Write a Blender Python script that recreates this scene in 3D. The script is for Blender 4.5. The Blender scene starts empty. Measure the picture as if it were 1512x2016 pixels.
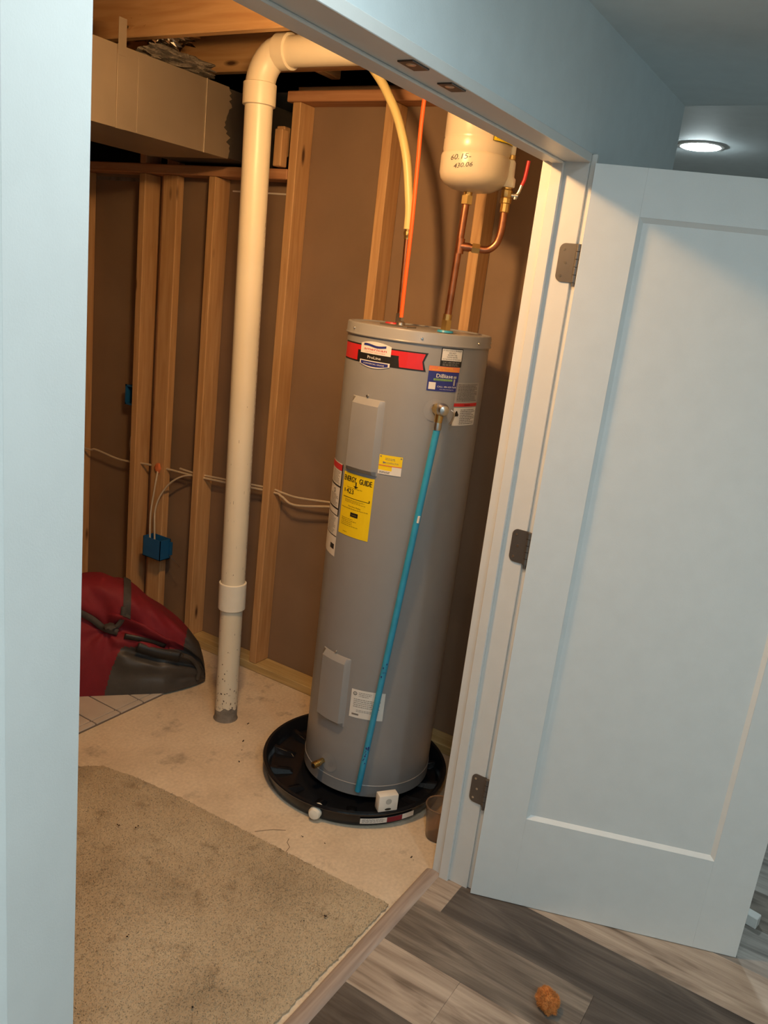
import bpy, bmesh, math, random
from mathutils import Vector, Matrix, noise
random.seed(7)
PI = math.pi
R = math.radians
scene = bpy.context.scene
COL = scene.collection

# ------------------------------------------------------------------ camera
H, P_, RO = R(30.43), R(15.33), R(6.90)
cam_loc = Vector((-1.989, -0.725, 1.7125))
fw = Vector((math.cos(H)*math.cos(P_), math.sin(H)*math.cos(P_), -math.sin(P_)))
r0 = Vector((math.sin(H), -math.cos(H), 0)); u0 = r0.cross(fw)
rr = math.cos(RO)*r0 + math.sin(RO)*u0
uu = -math.sin(RO)*r0 + math.cos(RO)*u0
cd = bpy.data.cameras.new('camera'); cam = bpy.data.objects.new('camera', cd); COL.objects.link(cam)
cd.sensor_fit = 'VERTICAL'; cd.sensor_height = 36.0; cd.sensor_width = 27.0
cd.lens = 1614.0/2016.0*36.0; cd.clip_start = 0.02
m = Matrix((rr, uu, -fw)).transposed().to_4x4(); m.translation = cam_loc
cam.matrix_world = m
scene.camera = cam

# ------------------------------------------------------------------ world, exposure
w = bpy.data.worlds.new('world'); scene.world = w; w.use_nodes = True
w.node_tree.nodes['Background'].inputs[0].default_value = (0.0, 0.0, 0.0, 1)
w.node_tree.nodes['Background'].inputs[1].default_value = 0.0
vs = scene.view_settings
vs.view_transform = 'Standard'; vs.look = 'None'; vs.gamma = 1.0; vs.use_curve_mapping = False
vs.exposure = 0.0
WARM = (1.0, 0.57, 0.235); COOL = (0.83, 0.97, 0.99)
BULB = 520.0; FLOOD_FILL = 690.0; LED_NEAR = 120.0; LED_FILL = 235.0; LED_FAR = 420.0
try:
    scene.cycles.max_bounces = 10; scene.cycles.diffuse_bounces = 6; scene.cycles.sample_clamp_indirect = 6.0
except Exception:
    pass

# ------------------------------------------------------------------ materials
def new_mat(name):
    mt = bpy.data.materials.new(name); mt.use_nodes = True
    nt = mt.node_tree; b = nt.nodes['Principled BSDF']
    return mt, nt, b
def setc(b, c, rough=0.5, metal=0.0, spec=0.5):
    b.inputs['Base Color'].default_value = (*c, 1); b.inputs['Roughness'].default_value = rough
    b.inputs['Metallic'].default_value = metal; b.inputs['Specular IOR Level'].default_value = spec
def plain(name, c, rough=0.5, metal=0.0, spec=0.5, var=0.06, scale=18.0, bump=0.0, bscale=200.0):
    """one colour with a faint procedural mottling"""
    mt, nt, b = new_mat(name); setc(b, c, rough, metal, spec)
    tc = nt.nodes.new('ShaderNodeTexCoord')
    n = nt.nodes.new('ShaderNodeTexNoise'); n.inputs['Scale'].default_value = scale; n.inputs['Detail'].default_value = 4
    nt.links.new(tc.outputs['Object'], n.inputs['Vector'])
    r = nt.nodes.new('ShaderNodeValToRGB'); r.color_ramp.elements[0].position = 0.3; r.color_ramp.elements[1].position = 0.7
    r.color_ramp.elements[0].color = (*[max(0, x*(1-var)) for x in c], 1)
    r.color_ramp.elements[1].color = (*[min(1, x*(1+var)) for x in c], 1)
    nt.links.new(n.outputs['Fac'], r.inputs['Fac']); nt.links.new(r.outputs['Color'], b.inputs['Base Color'])
    if bump > 0:
        n2 = nt.nodes.new('ShaderNodeTexNoise'); n2.inputs['Scale'].default_value = bscale; n2.inputs['Detail'].default_value = 3
        nt.links.new(tc.outputs['Object'], n2.inputs['Vector'])
        bp = nt.nodes.new('ShaderNodeBump'); bp.inputs['Strength'].default_value = bump; bp.inputs['Distance'].default_value = 0.002
        nt.links.new(n2.outputs['Fac'], bp.inputs['Height']); nt.links.new(bp.outputs['Normal'], b.inputs['Normal'])
    return mt
def wood(name, c0, c1, rough=0.7, stretch=14.0, knots=True, scale=4.0, kcol=(0.10, 0.045, 0.02)):
    """board running along local X: streaks of grain and a few knots"""
    mt, nt, b = new_mat(name); setc(b, c0, rough)
    tc = nt.nodes.new('ShaderNodeTexCoord'); oi = nt.nodes.new('ShaderNodeObjectInfo')
    add = nt.nodes.new('ShaderNodeVectorMath'); add.operation = 'MULTIPLY_ADD'
    add.inputs[1].default_value = (1, 1, 1)
    cmb = nt.nodes.new('ShaderNodeCombineXYZ'); ml = nt.nodes.new('ShaderNodeMath'); ml.operation = 'MULTIPLY'; ml.inputs[1].default_value = 37.0
    nt.links.new(oi.outputs['Random'], ml.inputs[0])
    for k in range(3): nt.links.new(ml.outputs[0], cmb.inputs[k])
    nt.links.new(tc.outputs['Object'], add.inputs[0]); nt.links.new(cmb.outputs[0], add.inputs[2])
    mp = nt.nodes.new('ShaderNodeMapping'); mp.inputs['Scale'].default_value = (1.0, stretch, stretch)
    nt.links.new(add.outputs[0], mp.inputs['Vector'])
    n = nt.nodes.new('ShaderNodeTexNoise'); n.inputs['Scale'].default_value = scale; n.inputs['Detail'].default_value = 6; n.inputs['Distortion'].default_value = 0.6
    nt.links.new(mp.outputs[0], n.inputs['Vector'])
    r = nt.nodes.new('ShaderNodeValToRGB'); r.color_ramp.elements[0].position = 0.32; r.color_ramp.elements[1].position = 0.68
    r.color_ramp.elements[0].color = (*c0, 1); r.color_ramp.elements[1].color = (*c1, 1)
    nt.links.new(n.outputs['Fac'], r.inputs['Fac'])
    last = r.outputs['Color']
    if knots:
        mp2 = nt.nodes.new('ShaderNodeMapping'); mp2.inputs['Scale'].default_value = (2.6, 9.0, 9.0)
        nt.links.new(add.outputs[0], mp2.inputs['Vector'])
        v = nt.nodes.new('ShaderNodeTexVoronoi'); v.inputs['Scale'].default_value = 1.15; v.inputs['Randomness'].default_value = 1.0
        nt.links.new(mp2.outputs[0], v.inputs['Vector'])
        r2 = nt.nodes.new('ShaderNodeValToRGB'); r2.color_ramp.elements[0].position = 0.05; r2.color_ramp.elements[1].position = 0.13
        r2.color_ramp.elements[0].color = (1, 1, 1, 1); r2.color_ramp.elements[1].color = (0, 0, 0, 1)
        nt.links.new(v.outputs['Distance'], r2.inputs['Fac'])
        mx = nt.nodes.new('ShaderNodeMixRGB'); mx.inputs['Color2'].default_value = (*kcol, 1)
        nt.links.new(r2.outputs['Color'], mx.inputs['Fac']); nt.links.new(last, mx.inputs['Color1'])
        last = mx.outputs['Color']
    nt.links.new(last, b.inputs['Base Color'])
    bp = nt.nodes.new('ShaderNodeBump'); bp.inputs['Strength'].default_value = 0.25; bp.inputs['Distance'].default_value = 0.001
    nt.links.new(n.outputs['Fac'], bp.inputs['Height']); nt.links.new(bp.outputs['Normal'], b.inputs['Normal'])
    return mt
def emit(name, c, s):
    mt, nt, b = new_mat(name); setc(b, (0.8, 0.8, 0.8), 0.5)
    b.inputs['Emission Color'].default_value = (*c, 1); b.inputs['Emission Strength'].default_value = s
    return mt
def mottled(name, cols, scale, rough=0.85, bump=0.3, bscale=60.0, bdist=0.004, spots=None, sscale=22.0):
    mt, nt, b = new_mat(name); setc(b, cols[0], rough)
    tc = nt.nodes.new('ShaderNodeTexCoord')
    n = nt.nodes.new('ShaderNodeTexNoise'); n.inputs['Scale'].default_value = scale; n.inputs['Detail'].default_value = 8; n.inputs['Roughness'].default_value = 0.62
    nt.links.new(tc.outputs['Object'], n.inputs['Vector'])
    r = nt.nodes.new('ShaderNodeValToRGB'); el = r.color_ramp.elements
    el[0].position = 0.30; el[1].position = 0.70
    el[0].color = (*cols[0], 1); el[1].color = (*cols[-1], 1)
    for i, c in enumerate(cols[1:-1]):
        e = el.new(0.30+0.4*(i+1)/(len(cols)-1)); e.color = (*c, 1)
    nt.links.new(n.outputs['Fac'], r.inputs['Fac']); last = r.outputs['Color']
    n2 = nt.nodes.new('ShaderNodeTexNoise'); n2.inputs['Scale'].default_value = bscale; n2.inputs['Detail'].default_value = 5
    nt.links.new(tc.outputs['Object'], n2.inputs['Vector'])
    if spots:
        n3 = nt.nodes.new('ShaderNodeTexNoise'); n3.inputs['Scale'].default_value = sscale; n3.inputs['Detail'].default_value = 5; n3.inputs['Roughness'].default_value = 0.7
        nt.links.new(tc.outputs['Object'], n3.inputs['Vector'])
        r3 = nt.nodes.new('ShaderNodeValToRGB'); r3.color_ramp.elements[0].position = 0.56; r3.color_ramp.elements[1].position = 0.78
        r3.color_ramp.elements[0].color = (0, 0, 0, 1); r3.color_ramp.elements[1].color = (1, 1, 1, 1)
        nt.links.new(n3.outputs['Fac'], r3.inputs['Fac'])
        mx = nt.nodes.new('ShaderNodeMixRGB'); mx.inputs['Color2'].default_value = (*spots, 1)
        nt.links.new(r3.outputs['Color'], mx.inputs['Fac']); nt.links.new(last, mx.inputs['Color1']); last = mx.outputs['Color']
    mx2 = nt.nodes.new('ShaderNodeMixRGB'); mx2.blend_type = 'MULTIPLY'; mx2.inputs['Fac'].default_value = 0.35
    nt.links.new(last, mx2.inputs['Color1']); nt.links.new(n2.outputs['Fac'], mx2.inputs['Color2'])
    nt.links.new(mx2.outputs['Color'], b.inputs['Base Color'])
    bp = nt.nodes.new('ShaderNodeBump'); bp.inputs['Strength'].default_value = bump; bp.inputs['Distance'].default_value = bdist
    nt.links.new(n2.outputs['Fac'], bp.inputs['Height']); nt.links.new(bp.outputs['Normal'], b.inputs['Normal'])
    return mt

M = {}
M['paint'] = plain('white_trim_paint', (0.68, 0.68, 0.66), 0.38, var=0.02, bump=0.06, bscale=350)
M['door_paint'] = plain('white_door_paint', (0.73, 0.745, 0.735), 0.42, var=0.02, bump=0.10, bscale=420)
M['wall_paint'] = plain('pale_wall_paint', (0.62, 0.685, 0.705), 0.7, var=0.03, bump=0.15, bscale=300)
M['ceil_paint'] = plain('ceiling_paint', (0.62, 0.685, 0.705), 0.7, var=0.03, bump=0.15, bscale=300)
M['dry_back'] = plain('brown_drywall_back', (0.265, 0.180, 0.118), 0.85, var=0.12, scale=3.0, bump=0.1)
M['chase_shade'] = plain('chase_shade', (0.02, 0.02, 0.022), 0.9)
M['stud'] = wood('stud_wood', (0.50, 0.285, 0.125), (0.63, 0.39, 0.19))
M['plate_wood'] = wood('plate_wood', (0.44, 0.21, 0.10), (0.56, 0.30, 0.155))
M['sill_wood'] = wood('treated_sill_wood', (0.46, 0.33, 0.14), (0.60, 0.46, 0.22))
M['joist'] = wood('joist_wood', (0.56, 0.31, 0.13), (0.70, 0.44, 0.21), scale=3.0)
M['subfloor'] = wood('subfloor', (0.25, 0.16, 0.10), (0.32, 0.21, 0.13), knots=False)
M['concrete'] = mottled('concrete', [(0.64, 0.515, 0.37), (0.81, 0.67, 0.50), (0.88, 0.76, 0.59)], 2.6, 0.8, 0.25, 90.0, 0.002, spots=(0.30, 0.24, 0.18), sscale=6.0)
M['carpet'] = mottled('carpet', [(0.40, 0.31, 0.20), (0.56, 0.45, 0.305), (0.66, 0.55, 0.39)], 3.2, 0.95, 0.7, 200.0, 0.004, spots=(0.29, 0.215, 0.13), sscale=12.0)
M['tile'] = plain('beige_tile', (0.55, 0.49, 0.43), 0.45, var=0.08, scale=8)
M['grout'] = plain('dark_grout', (0.16, 0.13, 0.11), 0.9)
def plank_mat(name, c0, c1, c2):
    mt, nt, b = new_mat(name); setc(b, c1, 0.48)
    tc = nt.nodes.new('ShaderNodeTexCoord'); oi = nt.nodes.new('ShaderNodeObjectInfo')
    ml = nt.nodes.new('ShaderNodeMath'); ml.operation = 'MULTIPLY'; ml.inputs[1].default_value = 53.0; nt.links.new(oi.outputs['Random'], ml.inputs[0])
    cb = nt.nodes.new('ShaderNodeCombineXYZ'); [nt.links.new(ml.outputs[0], cb.inputs[k]) for k in range(3)]
    ad = nt.nodes.new('ShaderNodeVectorMath'); ad.operation = 'ADD'; nt.links.new(tc.outputs['Object'], ad.inputs[0]); nt.links.new(cb.outputs[0], ad.inputs[1])
    def layer(sx, sy, sc, det, dist):
        mp = nt.nodes.new('ShaderNodeMapping'); mp.inputs['Scale'].default_value = (sx, sy, sy); nt.links.new(ad.outputs[0], mp.inputs['Vector'])
        n = nt.nodes.new('ShaderNodeTexNoise'); n.inputs['Scale'].default_value = sc; n.inputs['Detail'].default_value = det; n.inputs['Distortion'].default_value = dist
        nt.links.new(mp.outputs[0], n.inputs['Vector']); return n.outputs['Fac']
    n1 = layer(1.6, 9.0, 1.5, 4, 1.6); n2 = layer(1.5, 60.0, 2.2, 5, 0.4)
    mxv = nt.nodes.new('ShaderNodeMixRGB'); mxv.inputs['Fac'].default_value = 0.32; nt.links.new(n1, mxv.inputs['Color1']); nt.links.new(n2, mxv.inputs['Color2'])
    r = nt.nodes.new('ShaderNodeValToRGB'); el = r.color_ramp.elements; el[0].position = 0.33; el[1].position = 0.66
    el[0].color = (*c0, 1); el[1].color = (*c2, 1); e = el.new(0.48); e.color = (*c1, 1)
    nt.links.new(mxv.outputs['Color'], r.inputs['Fac']); nt.links.new(r.outputs['Color'], b.inputs['Base Color'])
    bp = nt.nodes.new('ShaderNodeBump'); bp.inputs['Strength'].default_value = 0.15; bp.inputs['Distance'].default_value = 0.001
    nt.links.new(n2, bp.inputs['Height']); nt.links.new(bp.outputs['Normal'], b.inputs['Normal']); return mt
M['pl_dark'] = plank_mat('plank_dark', (0.045, 0.036, 0.031), (0.085, 0.071, 0.062), (0.145, 0.124, 0.108))
M['pl_mid'] = plank_mat('plank_mid', (0.075, 0.060, 0.050), (0.150, 0.125, 0.104), (0.27, 0.23, 0.19))
M['pl_light'] = plank_mat('plank_light', (0.17, 0.130, 0.100), (0.36, 0.290, 0.232), (0.50, 0.42, 0.345))
M['pl_grey'] = plank_mat('plank_grey', (0.15, 0.135, 0.122), (0.28, 0.255, 0.23), (0.42, 0.385, 0.35))
M['threshold'] = wood('threshold_wood', (0.30, 0.235, 0.20), (0.44, 0.36, 0.31), 0.45, 16.0, False, 4.0)
M['tank_grey'] = plain('tank_grey_enamel', (0.27, 0.27, 0.275), 0.36, var=0.02)
M['cover_grey'] = plain('cover_grey_enamel', (0.29, 0.29, 0.295), 0.33, var=0.02)
M['pan'] = plain('black_pan_plastic', (0.008, 0.009, 0.012), 0.20, 0.0, 0.35, var=0.1)
M['pvc'] = plain('cream_pvc', (0.74, 0.67, 0.53), 0.38, var=0.03, scale=5)
M['pvc_white'] = plain('white_pvc', (0.78, 0.75, 0.66), 0.35, var=0.04)
M['cement'] = mottled('cement_collar', [(0.16, 0.14, 0.12), (0.30, 0.27, 0.23)], 20, 0.9, 0.6, 90, 0.004)
M['grime'] = plain('grime', (0.12, 0.09, 0.06), 0.9)
M['copper'] = plain('copper', (0.40, 0.165, 0.09), 0.34, 1.0, var=0.22, scale=30)
M['brass'] = plain('brass', (0.72, 0.50, 0.20), 0.28, 1.0, var=0.1)
M['steel'] = plain('steel', (0.62, 0.60, 0.57), 0.28, 1.0, var=0.05)
M['chrome_dark'] = plain('satin_hinge_metal', (0.17, 0.152, 0.138), 0.5, 0.8, var=0.06)
M['pex'] = plain('yellowed_pex', (0.74, 0.60, 0.27), 0.4, var=0.03)
M['orange'] = plain('orange_cable', (0.95, 0.135, 0.02), 0.5, var=0.02)
M['blue_cpvc'] = plain('blue_tube_plastic', (0.035, 0.32, 0.52), 0.35, var=0.08, scale=30)
M['blue_box'] = plain('blue_box_plastic', (0.012, 0.115, 0.30), 0.45)
M['nm'] = plain('cream_cable', (0.62, 0.53, 0.40), 0.55)
M['white_tank'] = plain('expansion_tank_enamel', (0.58, 0.50, 0.39), 0.30, var=0.02)
M['white_plastic'] = plain('white_plastic', (0.74, 0.72, 0.67), 0.4)
M['red_plastic'] = plain('red_plastic', (0.55, 0.03, 0.04), 0.4)
M['strike'] = plain('dark_strike_metal', (0.10, 0.09, 0.085), 0.4, 0.8)
M['black'] = plain('black_print', (0.012, 0.011, 0.011), 0.5)
M['lab_white'] = plain('label_white', (0.74, 0.71, 0.66), 0.5, var=0.02)
M['lab_grey'] = plain('label_grey', (0.36, 0.34, 0.32), 0.5, var=0.02)
M['lab_red'] = plain('label_red', (0.60, 0.018, 0.024), 0.45, var=0.03)
M['lab_orange'] = plain('label_orange', (0.72, 0.20, 0.07), 0.5)
M['lab_blue'] = plain('label_blue', (0.022, 0.030, 0.20), 0.5)
M['lab_green'] = plain('label_green', (0.25, 0.42, 0.10), 0.5)
M['lab_yellow'] = plain('label_yellow', (0.86, 0.62, 0.008), 0.5, var=0.02)
M['print_grey'] = plain('print_grey', (0.22, 0.20, 0.18), 0.6)
M['print_olive'] = plain('print_olive', (0.34, 0.24, 0.01), 0.6)
M['duct'] = plain('duct_metal', (0.34, 0.29, 0.225), 0.5, 0.45, var=0.14, scale=2.5)
M['duct_dark'] = plain('duct_dark', (0.05, 0.045, 0.04), 0.7)
M['foil'] = plain('foil', (0.80, 0.76, 0.70), 0.16, 1.0, var=0.05)
M['insul'] = mottled('grey_insulation', [(0.20, 0.17, 0.14), (0.34, 0.30, 0.25)], 25, 0.95, 0.8, 120, 0.01)
M['bag_red'] = mottled('bag_red_fabric', [(0.20, 0.008, 0.018), (0.27, 0.011, 0.025)], 9, 0.75, 0.25, 400, 0.001)
M['bag_grey'] = mottled('bag_grey_fabric', [(0.050, 0.046, 0.044), (0.085, 0.078, 0.072)], 7, 0.5, 0.25, 400, 0.001)
M['bag_strap'] = mottled('bag_strap_webbing', [(0.055, 0.048, 0.046), (0.085, 0.075, 0.070)], 30, 0.8, 0.4, 500, 0.001)
M['fur'] = plain('orange_fluff', (0.56, 0.22, 0.055), 0.85, var=0.3, scale=60)
M['debris'] = plain('dark_debris', (0.035, 0.022, 0.014), 0.9)
M['stain'] = plain('brown_smudge', (0.25, 0.19, 0.13), 0.9)
M['bulb'] = emit('bulb_glow', WARM, BULB)
M['flood'] = emit('fill_lamp_glow', WARM, FLOOD_FILL)  # glow of the added downward fill
M['led_near'] = emit('led_glow_near', COOL, LED_NEAR)
M['led_fill'] = emit('led_glow_fill', COOL, LED_FILL)
M['led_far'] = emit('led_glow_far', COOL, LED_FAR)
mt, nt, b = new_mat('smoky_clear_plastic'); setc(b, (0.62, 0.50, 0.40), 0.12); b.inputs['Transmission Weight'].default_value = 0.85; b.inputs['IOR'].default_value = 1.25
M['cup'] = mt

# ------------------------------------------------------------------ mesh helpers
def obj(name, bm, mat, parent=None, smooth=None, recalc=True):
    if recalc: bmesh.ops.recalc_face_normals(bm, faces=bm.faces[:])
    me = bpy.data.meshes.new(name); bm.to_mesh(me); bm.free()
    if mat is not None: me.materials.append(M[mat] if isinstance(mat, str) else mat)
    if smooth is not None:
        me.shade_smooth(); me.set_sharp_from_angle(angle=R(smooth))
    o = bpy.data.objects.new(name, me); COL.objects.link(o)
    if parent is not None: attach(o, parent)
    return o
def attach(o, parent):
    o.parent = parent
    o.matrix_parent_inverse = wmat(parent).inverted()
def wmat(o):
    mm = o.matrix_basis.copy()
    while o.parent is not None:
        mm = o.parent.matrix_basis @ o.matrix_parent_inverse @ mm if o.parent.parent is None else wmat(o.parent) @ o.matrix_parent_inverse @ mm
        o = o.parent
        if o.parent is not None: return mm
    return mm
def tag(o, label=None, cat=None, group=None, kind=None):
    if label: o['label'] = label
    if cat: o['category'] = cat
    if group: o['group'] = group
    if kind: o['kind'] = kind
    return o
def thing(name, loc, label, cat, group=None, kind=None):
    o = bpy.data.objects.new(name, None); COL.objects.link(o); o.location = loc; o.empty_display_size = 0.05
    return tag(o, label, cat, group, kind)
def bx(bm, a, c):
    vs_ = [bm.verts.new((x, y, z)) for x in (a[0], c[0]) for y in (a[1], c[1]) for z in (a[2], c[2])]
    for f in ((0,1,3,2),(4,6,7,5),(0,4,5,1),(2,3,7,6),(0,2,6,4),(1,5,7,3)):
        bm.faces.new([vs_[i] for i in f])
    return vs_
def box(a, c, bevel=0.0, seg=1):
    bm = bmesh.new(); bx(bm, a, c)
    if bevel > 0:
        bmesh.ops.recalc_face_normals(bm, faces=bm.faces[:])
        bmesh.ops.bevel(bm, geom=bm.edges[:], offset=bevel, segments=seg, affect='EDGES', profile=0.5)
    return bm
def merge(*bms):
    out = bmesh.new()
    for b_ in bms:
        me = bpy.data.meshes.new('tmp'); b_.to_mesh(me); b_.free(); out.from_mesh(me); bpy.data.meshes.remove(me)
    return out
def board(name, a, c, mat, parent, axis, bevel=0.003):
    """box from corner a to corner c with local X along the given world axis, so that grain follows its length"""
    a, c = Vector(a), Vector(c); ctr = (a+c)/2; d = c-a
    if axis == 'x': rot = Matrix.Identity(3); s = (d.x, d.y, d.z)
    elif axis == 'y': rot = Matrix.Rotation(PI/2, 3, 'Z'); s = (d.y, d.x, d.z)
    else: rot = Matrix.Rotation(-PI/2, 3, 'Y'); s = (d.z, d.y, d.x)
    bm = box((-s[0]/2, -s[1]/2, -s[2]/2), (s[0]/2, s[1]/2, s[2]/2), bevel)
    o = obj(name, bm, mat, None)
    o.matrix_basis = Matrix.Translation(ctr) @ rot.to_4x4()
    if parent is not None: attach(o, parent)
    return o
def lathe(prof, ctr=(0, 0), seg=48, a0=0.0, a1=2*PI, bm=None):
    bm = bm or bmesh.new(); full = abs(a1-a0-2*PI) < 1e-6
    n = seg if full else seg+1; rings = []
    for r, z in prof:
        if r < 1e-5: rings.append([bm.verts.new((ctr[0], ctr[1], z))]*n)
        else: rings.append([bm.verts.new((ctr[0]+r*math.cos(a0+(a1-a0)*i/seg), ctr[1]+r*math.sin(a0+(a1-a0)*i/seg), z)) for i in range(n)])
    for k in range(len(rings)-1):
        A, B = rings[k], rings[k+1]
        for i in range(seg):
            j = (i+1) % n
            q = []
            for v in (A[i], A[j], B[j], B[i]):
                if v not in q: q.append(v)
            if len(q) >= 3:
                try: bm.faces.new(q)
                except ValueError: pass
    return bm
def smooth_path(pts, n=8):
    pts = [Vector(p) for p in pts]; out = []
    for i in range(len(pts)-1):
        p0 = pts[max(i-1, 0)]; p1 = pts[i]; p2 = pts[i+1]; p3 = pts[min(i+2, len(pts)-1)]
        for k in range(n):
            t = k/n
            out.append(0.5*((2*p1)+(-p0+p2)*t+(2*p0-5*p1+4*p2-p3)*t*t+(-p0+3*p1-3*p2+p3)*t**3))
    out.append(pts[-1]); return out
def tube(pts, rad, seg=14, bm=None, cap=True, flat=1.0):
    bm = bm or bmesh.new(); pts = [Vector(p) for p in pts]; n = len(pts)
    rads = rad if isinstance(rad, (list, tuple)) else [rad]*n
    t0 = (pts[1]-pts[0]).normalized(); ref = Vector((0, 0, 1)) if abs(t0.z) < 0.9 else Vector((1, 0, 0))
    u = t0.cross(ref).normalized(); rings = []
    for i, p in enumerate(pts):
        t = (pts[min(i+1, n-1)]-pts[max(i-1, 0)]).normalized()
        u = (u-t*u.dot(t)).normalized(); v = t.cross(u)
        rings.append([bm.verts.new(p+(u*math.cos(2*PI*k/seg)+v*flat*math.sin(2*PI*k/seg))*rads[i]) for k in range(seg)])
    for i in range(n-1):
        for k in range(seg):
            bm.faces.new((rings[i][k], rings[i][(k+1) % seg], rings[i+1][(k+1) % seg], rings[i+1][k]))
    if cap:
        bm.faces.new(rings[0][::-1]); bm.faces.new(rings[-1])
    return bm
def arc_bend(p, q, r_):   # quarter circle helper points between straight runs
    return [p, q, r_]
def cyl(p, q, r, seg=24, bm=None): return tube([p, q], r, seg, bm)
def hexnut(p, q, r, bm=None): return tube([p, q], r, 6, bm)

_tc = {}
def text_tris(s):
    """outline-filled default-font text: list of verts (x, y) with cap height near 1, faces, width"""
    if s in _tc: return _tc[s]
    cu = bpy.data.curves.new('t', 'FONT'); cu.body = s; cu.size = 1.4; cu.resolution_u = 2
    o = bpy.data.objects.new('t', cu); COL.objects.link(o)
    dg = bpy.context.evaluated_depsgraph_get(); dg.update()
    me = o.evaluated_get(dg).to_mesh()
    vs_ = [(v.co.x, v.co.y) for v in me.vertices]; fs = [tuple(p.vertices) for p in me.polygons]
    o.evaluated_get(dg).to_mesh_clear()
    bpy.data.objects.remove(o); bpy.data.curves.remove(cu)
    x0 = min(v[0] for v in vs_); x1 = max(v[0] for v in vs_)
    _tc[s] = ([(v[0]-x0, v[1]) for v in vs_], fs, x1-x0); return _tc[s]

class Cyl:
    """maps flat label coordinates (angle in degrees, z) onto a cylinder"""
    def __init__(s, cx, cy, r): s.cx, s.cy, s.r = cx, cy, r
    def p(s, ang, z, off): a = R(ang); q = s.r+off; return (s.cx+q*math.cos(a), s.cy+q*math.sin(a), z)
    def patch(s, bm, a0, a1, z0, z1, off, n=None):
        n = n or max(2, int(abs(a1-a0)/2.5))
        lo = [bm.verts.new(s.p(a0+(a1-a0)*i/n, z0, off)) for i in range(n+1)]
        hi = [bm.verts.new(s.p(a0+(a1-a0)*i/n, z1, off)) for i in range(n+1)]
        for i in range(n): bm.faces.new((lo[i], lo[i+1], hi[i+1], hi[i]))
        return bm
    def poly(s, bm, top, bot, off):
        """strip between two polylines of (angle, z) with equal length"""
        t = [bm.verts.new(s.p(a, z, off)) for a, z in top]; q = [bm.verts.new(s.p(a, z, off)) for a, z in bot]
        for i in range(len(t)-1): bm.faces.new((q[i], q[i+1], t[i+1], t[i]))
        return bm
    def text(s, bm, txt, ac, zc, h, off, wdeg=None, shear=0.0, slant=0.0):
        """text centred at angle ac, middle height zc, cap height h, optionally squeezed to wdeg degrees"""
        v, f, wd = text_tris(txt); k = h
        kx = k if wdeg is None else R(wdeg)*s.r/wd
        vv = [bm.verts.new(s.p(ac+math.degrees(((x-wd/2)*kx+shear*y*k)/s.r), zc+(y-0.5)*k+slant*(x-wd/2)*kx, off)) for x, y in v]
        for q in f:
            try: bm.faces.new([vv[i] for i in q])
            except ValueError: pass
        return bm
    def lines(s, bm, a0, a1, z0, z1, n, off, fill=0.45, rag=0.25, seed=1):
        """rows of small dashes for print too fine to read"""
        rn = random.Random(seed); dz = (z1-z0)/n
        for i in range(n):
            z = z1-dz*(i+0.5); a = a0; end = a1-(a1-a0)*rag*rn.random()
            while a < end:
                L = min(rn.uniform(0.8, 2.4), end-a)
                if L > 0.2: s.patch(bm, a, a+L, z-dz*fill/2, z+dz*fill/2, off, 1)
                a += L+0.45
        return bm

# ================================================================== STRUCTURE
OPL = -1.47        # left end of the opening
WY0, WY1 = 0.002, 0.117
HD = 2.045
CH = 2.33          # hall ceiling
tag(obj('floor', box((-2.6, WY1-0.02, -0.10), (0.72, 3.4, 0.0)), 'concrete'), 'bare concrete utility room floor', kind='structure')
hall_floor = tag(obj('floor_hall', box((-3.2, -2.6, -0.10), (4.2, 0.0965, 0.001)), 'pl_dark'), 'vinyl plank hall floor', kind='structure')
tag(obj('floor_far', box((0.72, 0.0965, -0.10), (4.2, 3.4, 0.009)), 'pl_grey'), 'hall floor beyond the corner', kind='structure')
# hall planks, running along y
W_ = 0.185; L_ = 1.22; rp = random.Random(3)
fixed = {0: (0.017, ['pl_light', 'pl_dark', 'pl_mid']), -1: (-0.44, ['pl_mid', 'pl_dark', 'pl_mid']),
         -2: (-0.142, ['pl_light', 'pl_light', 'pl_dark']), -3: (-0.75, ['pl_dark', 'pl_mid', 'pl_light']), 1: (-0.95, ['pl_light', 'pl_light', 'pl_mid']),
         2: (-0.60, ['pl_grey', 'pl_grey', 'pl_dark'])}
pmesh = {}
for k in range(-17, 22):
    xa = 0.048-W_+W_*k
    if k in fixed: ye, mats = fixed[k]
    else: ye, mats = -rp.uniform(0.05, 1.15), [rp.choice(['pl_dark', 'pl_mid', 'pl_light', 'pl_grey']) for _ in range(3)]
    ys = [0.0965, ye, ye-L_, max(ye-2*L_, -2.6), -2.6]; i = 0
    for q in range(4):
        y1, y0 = ys[q], max(ys[q+1], -2.6)
        if y1-y0 < 0.03: continue
        board('plank', (xa+0.0002, y0+0.0002, 0.001), (xa+W_-0.0002, y1-0.0002, 0.010), mats[min(i, 2)], hall_floor, 'y', 0.0006); i += 1
# tiles in the utility room, behind the edge strip
fl = bpy.data.objects['floor']
gb = tag(obj('grout_bed', box((-1.9, 1.500, 0.0), (0.20, 2.6, 0.005)), 'grout', fl))
for i in range(9):
    xa = 0.215-0.115*(i+1)
    obj('edge_tile', box((xa+0.003, 1.503, 0.004), (xa+0.112, 1.528, 0.010), 0.001), 'tile', fl)
    for j in range(3):
        obj('tile', box((xa+0.003, 1.533+0.30*j, 0.004), (xa+0.112, 1.828+0.30*j, 0.010), 0.0015), 'tile', fl)

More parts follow.
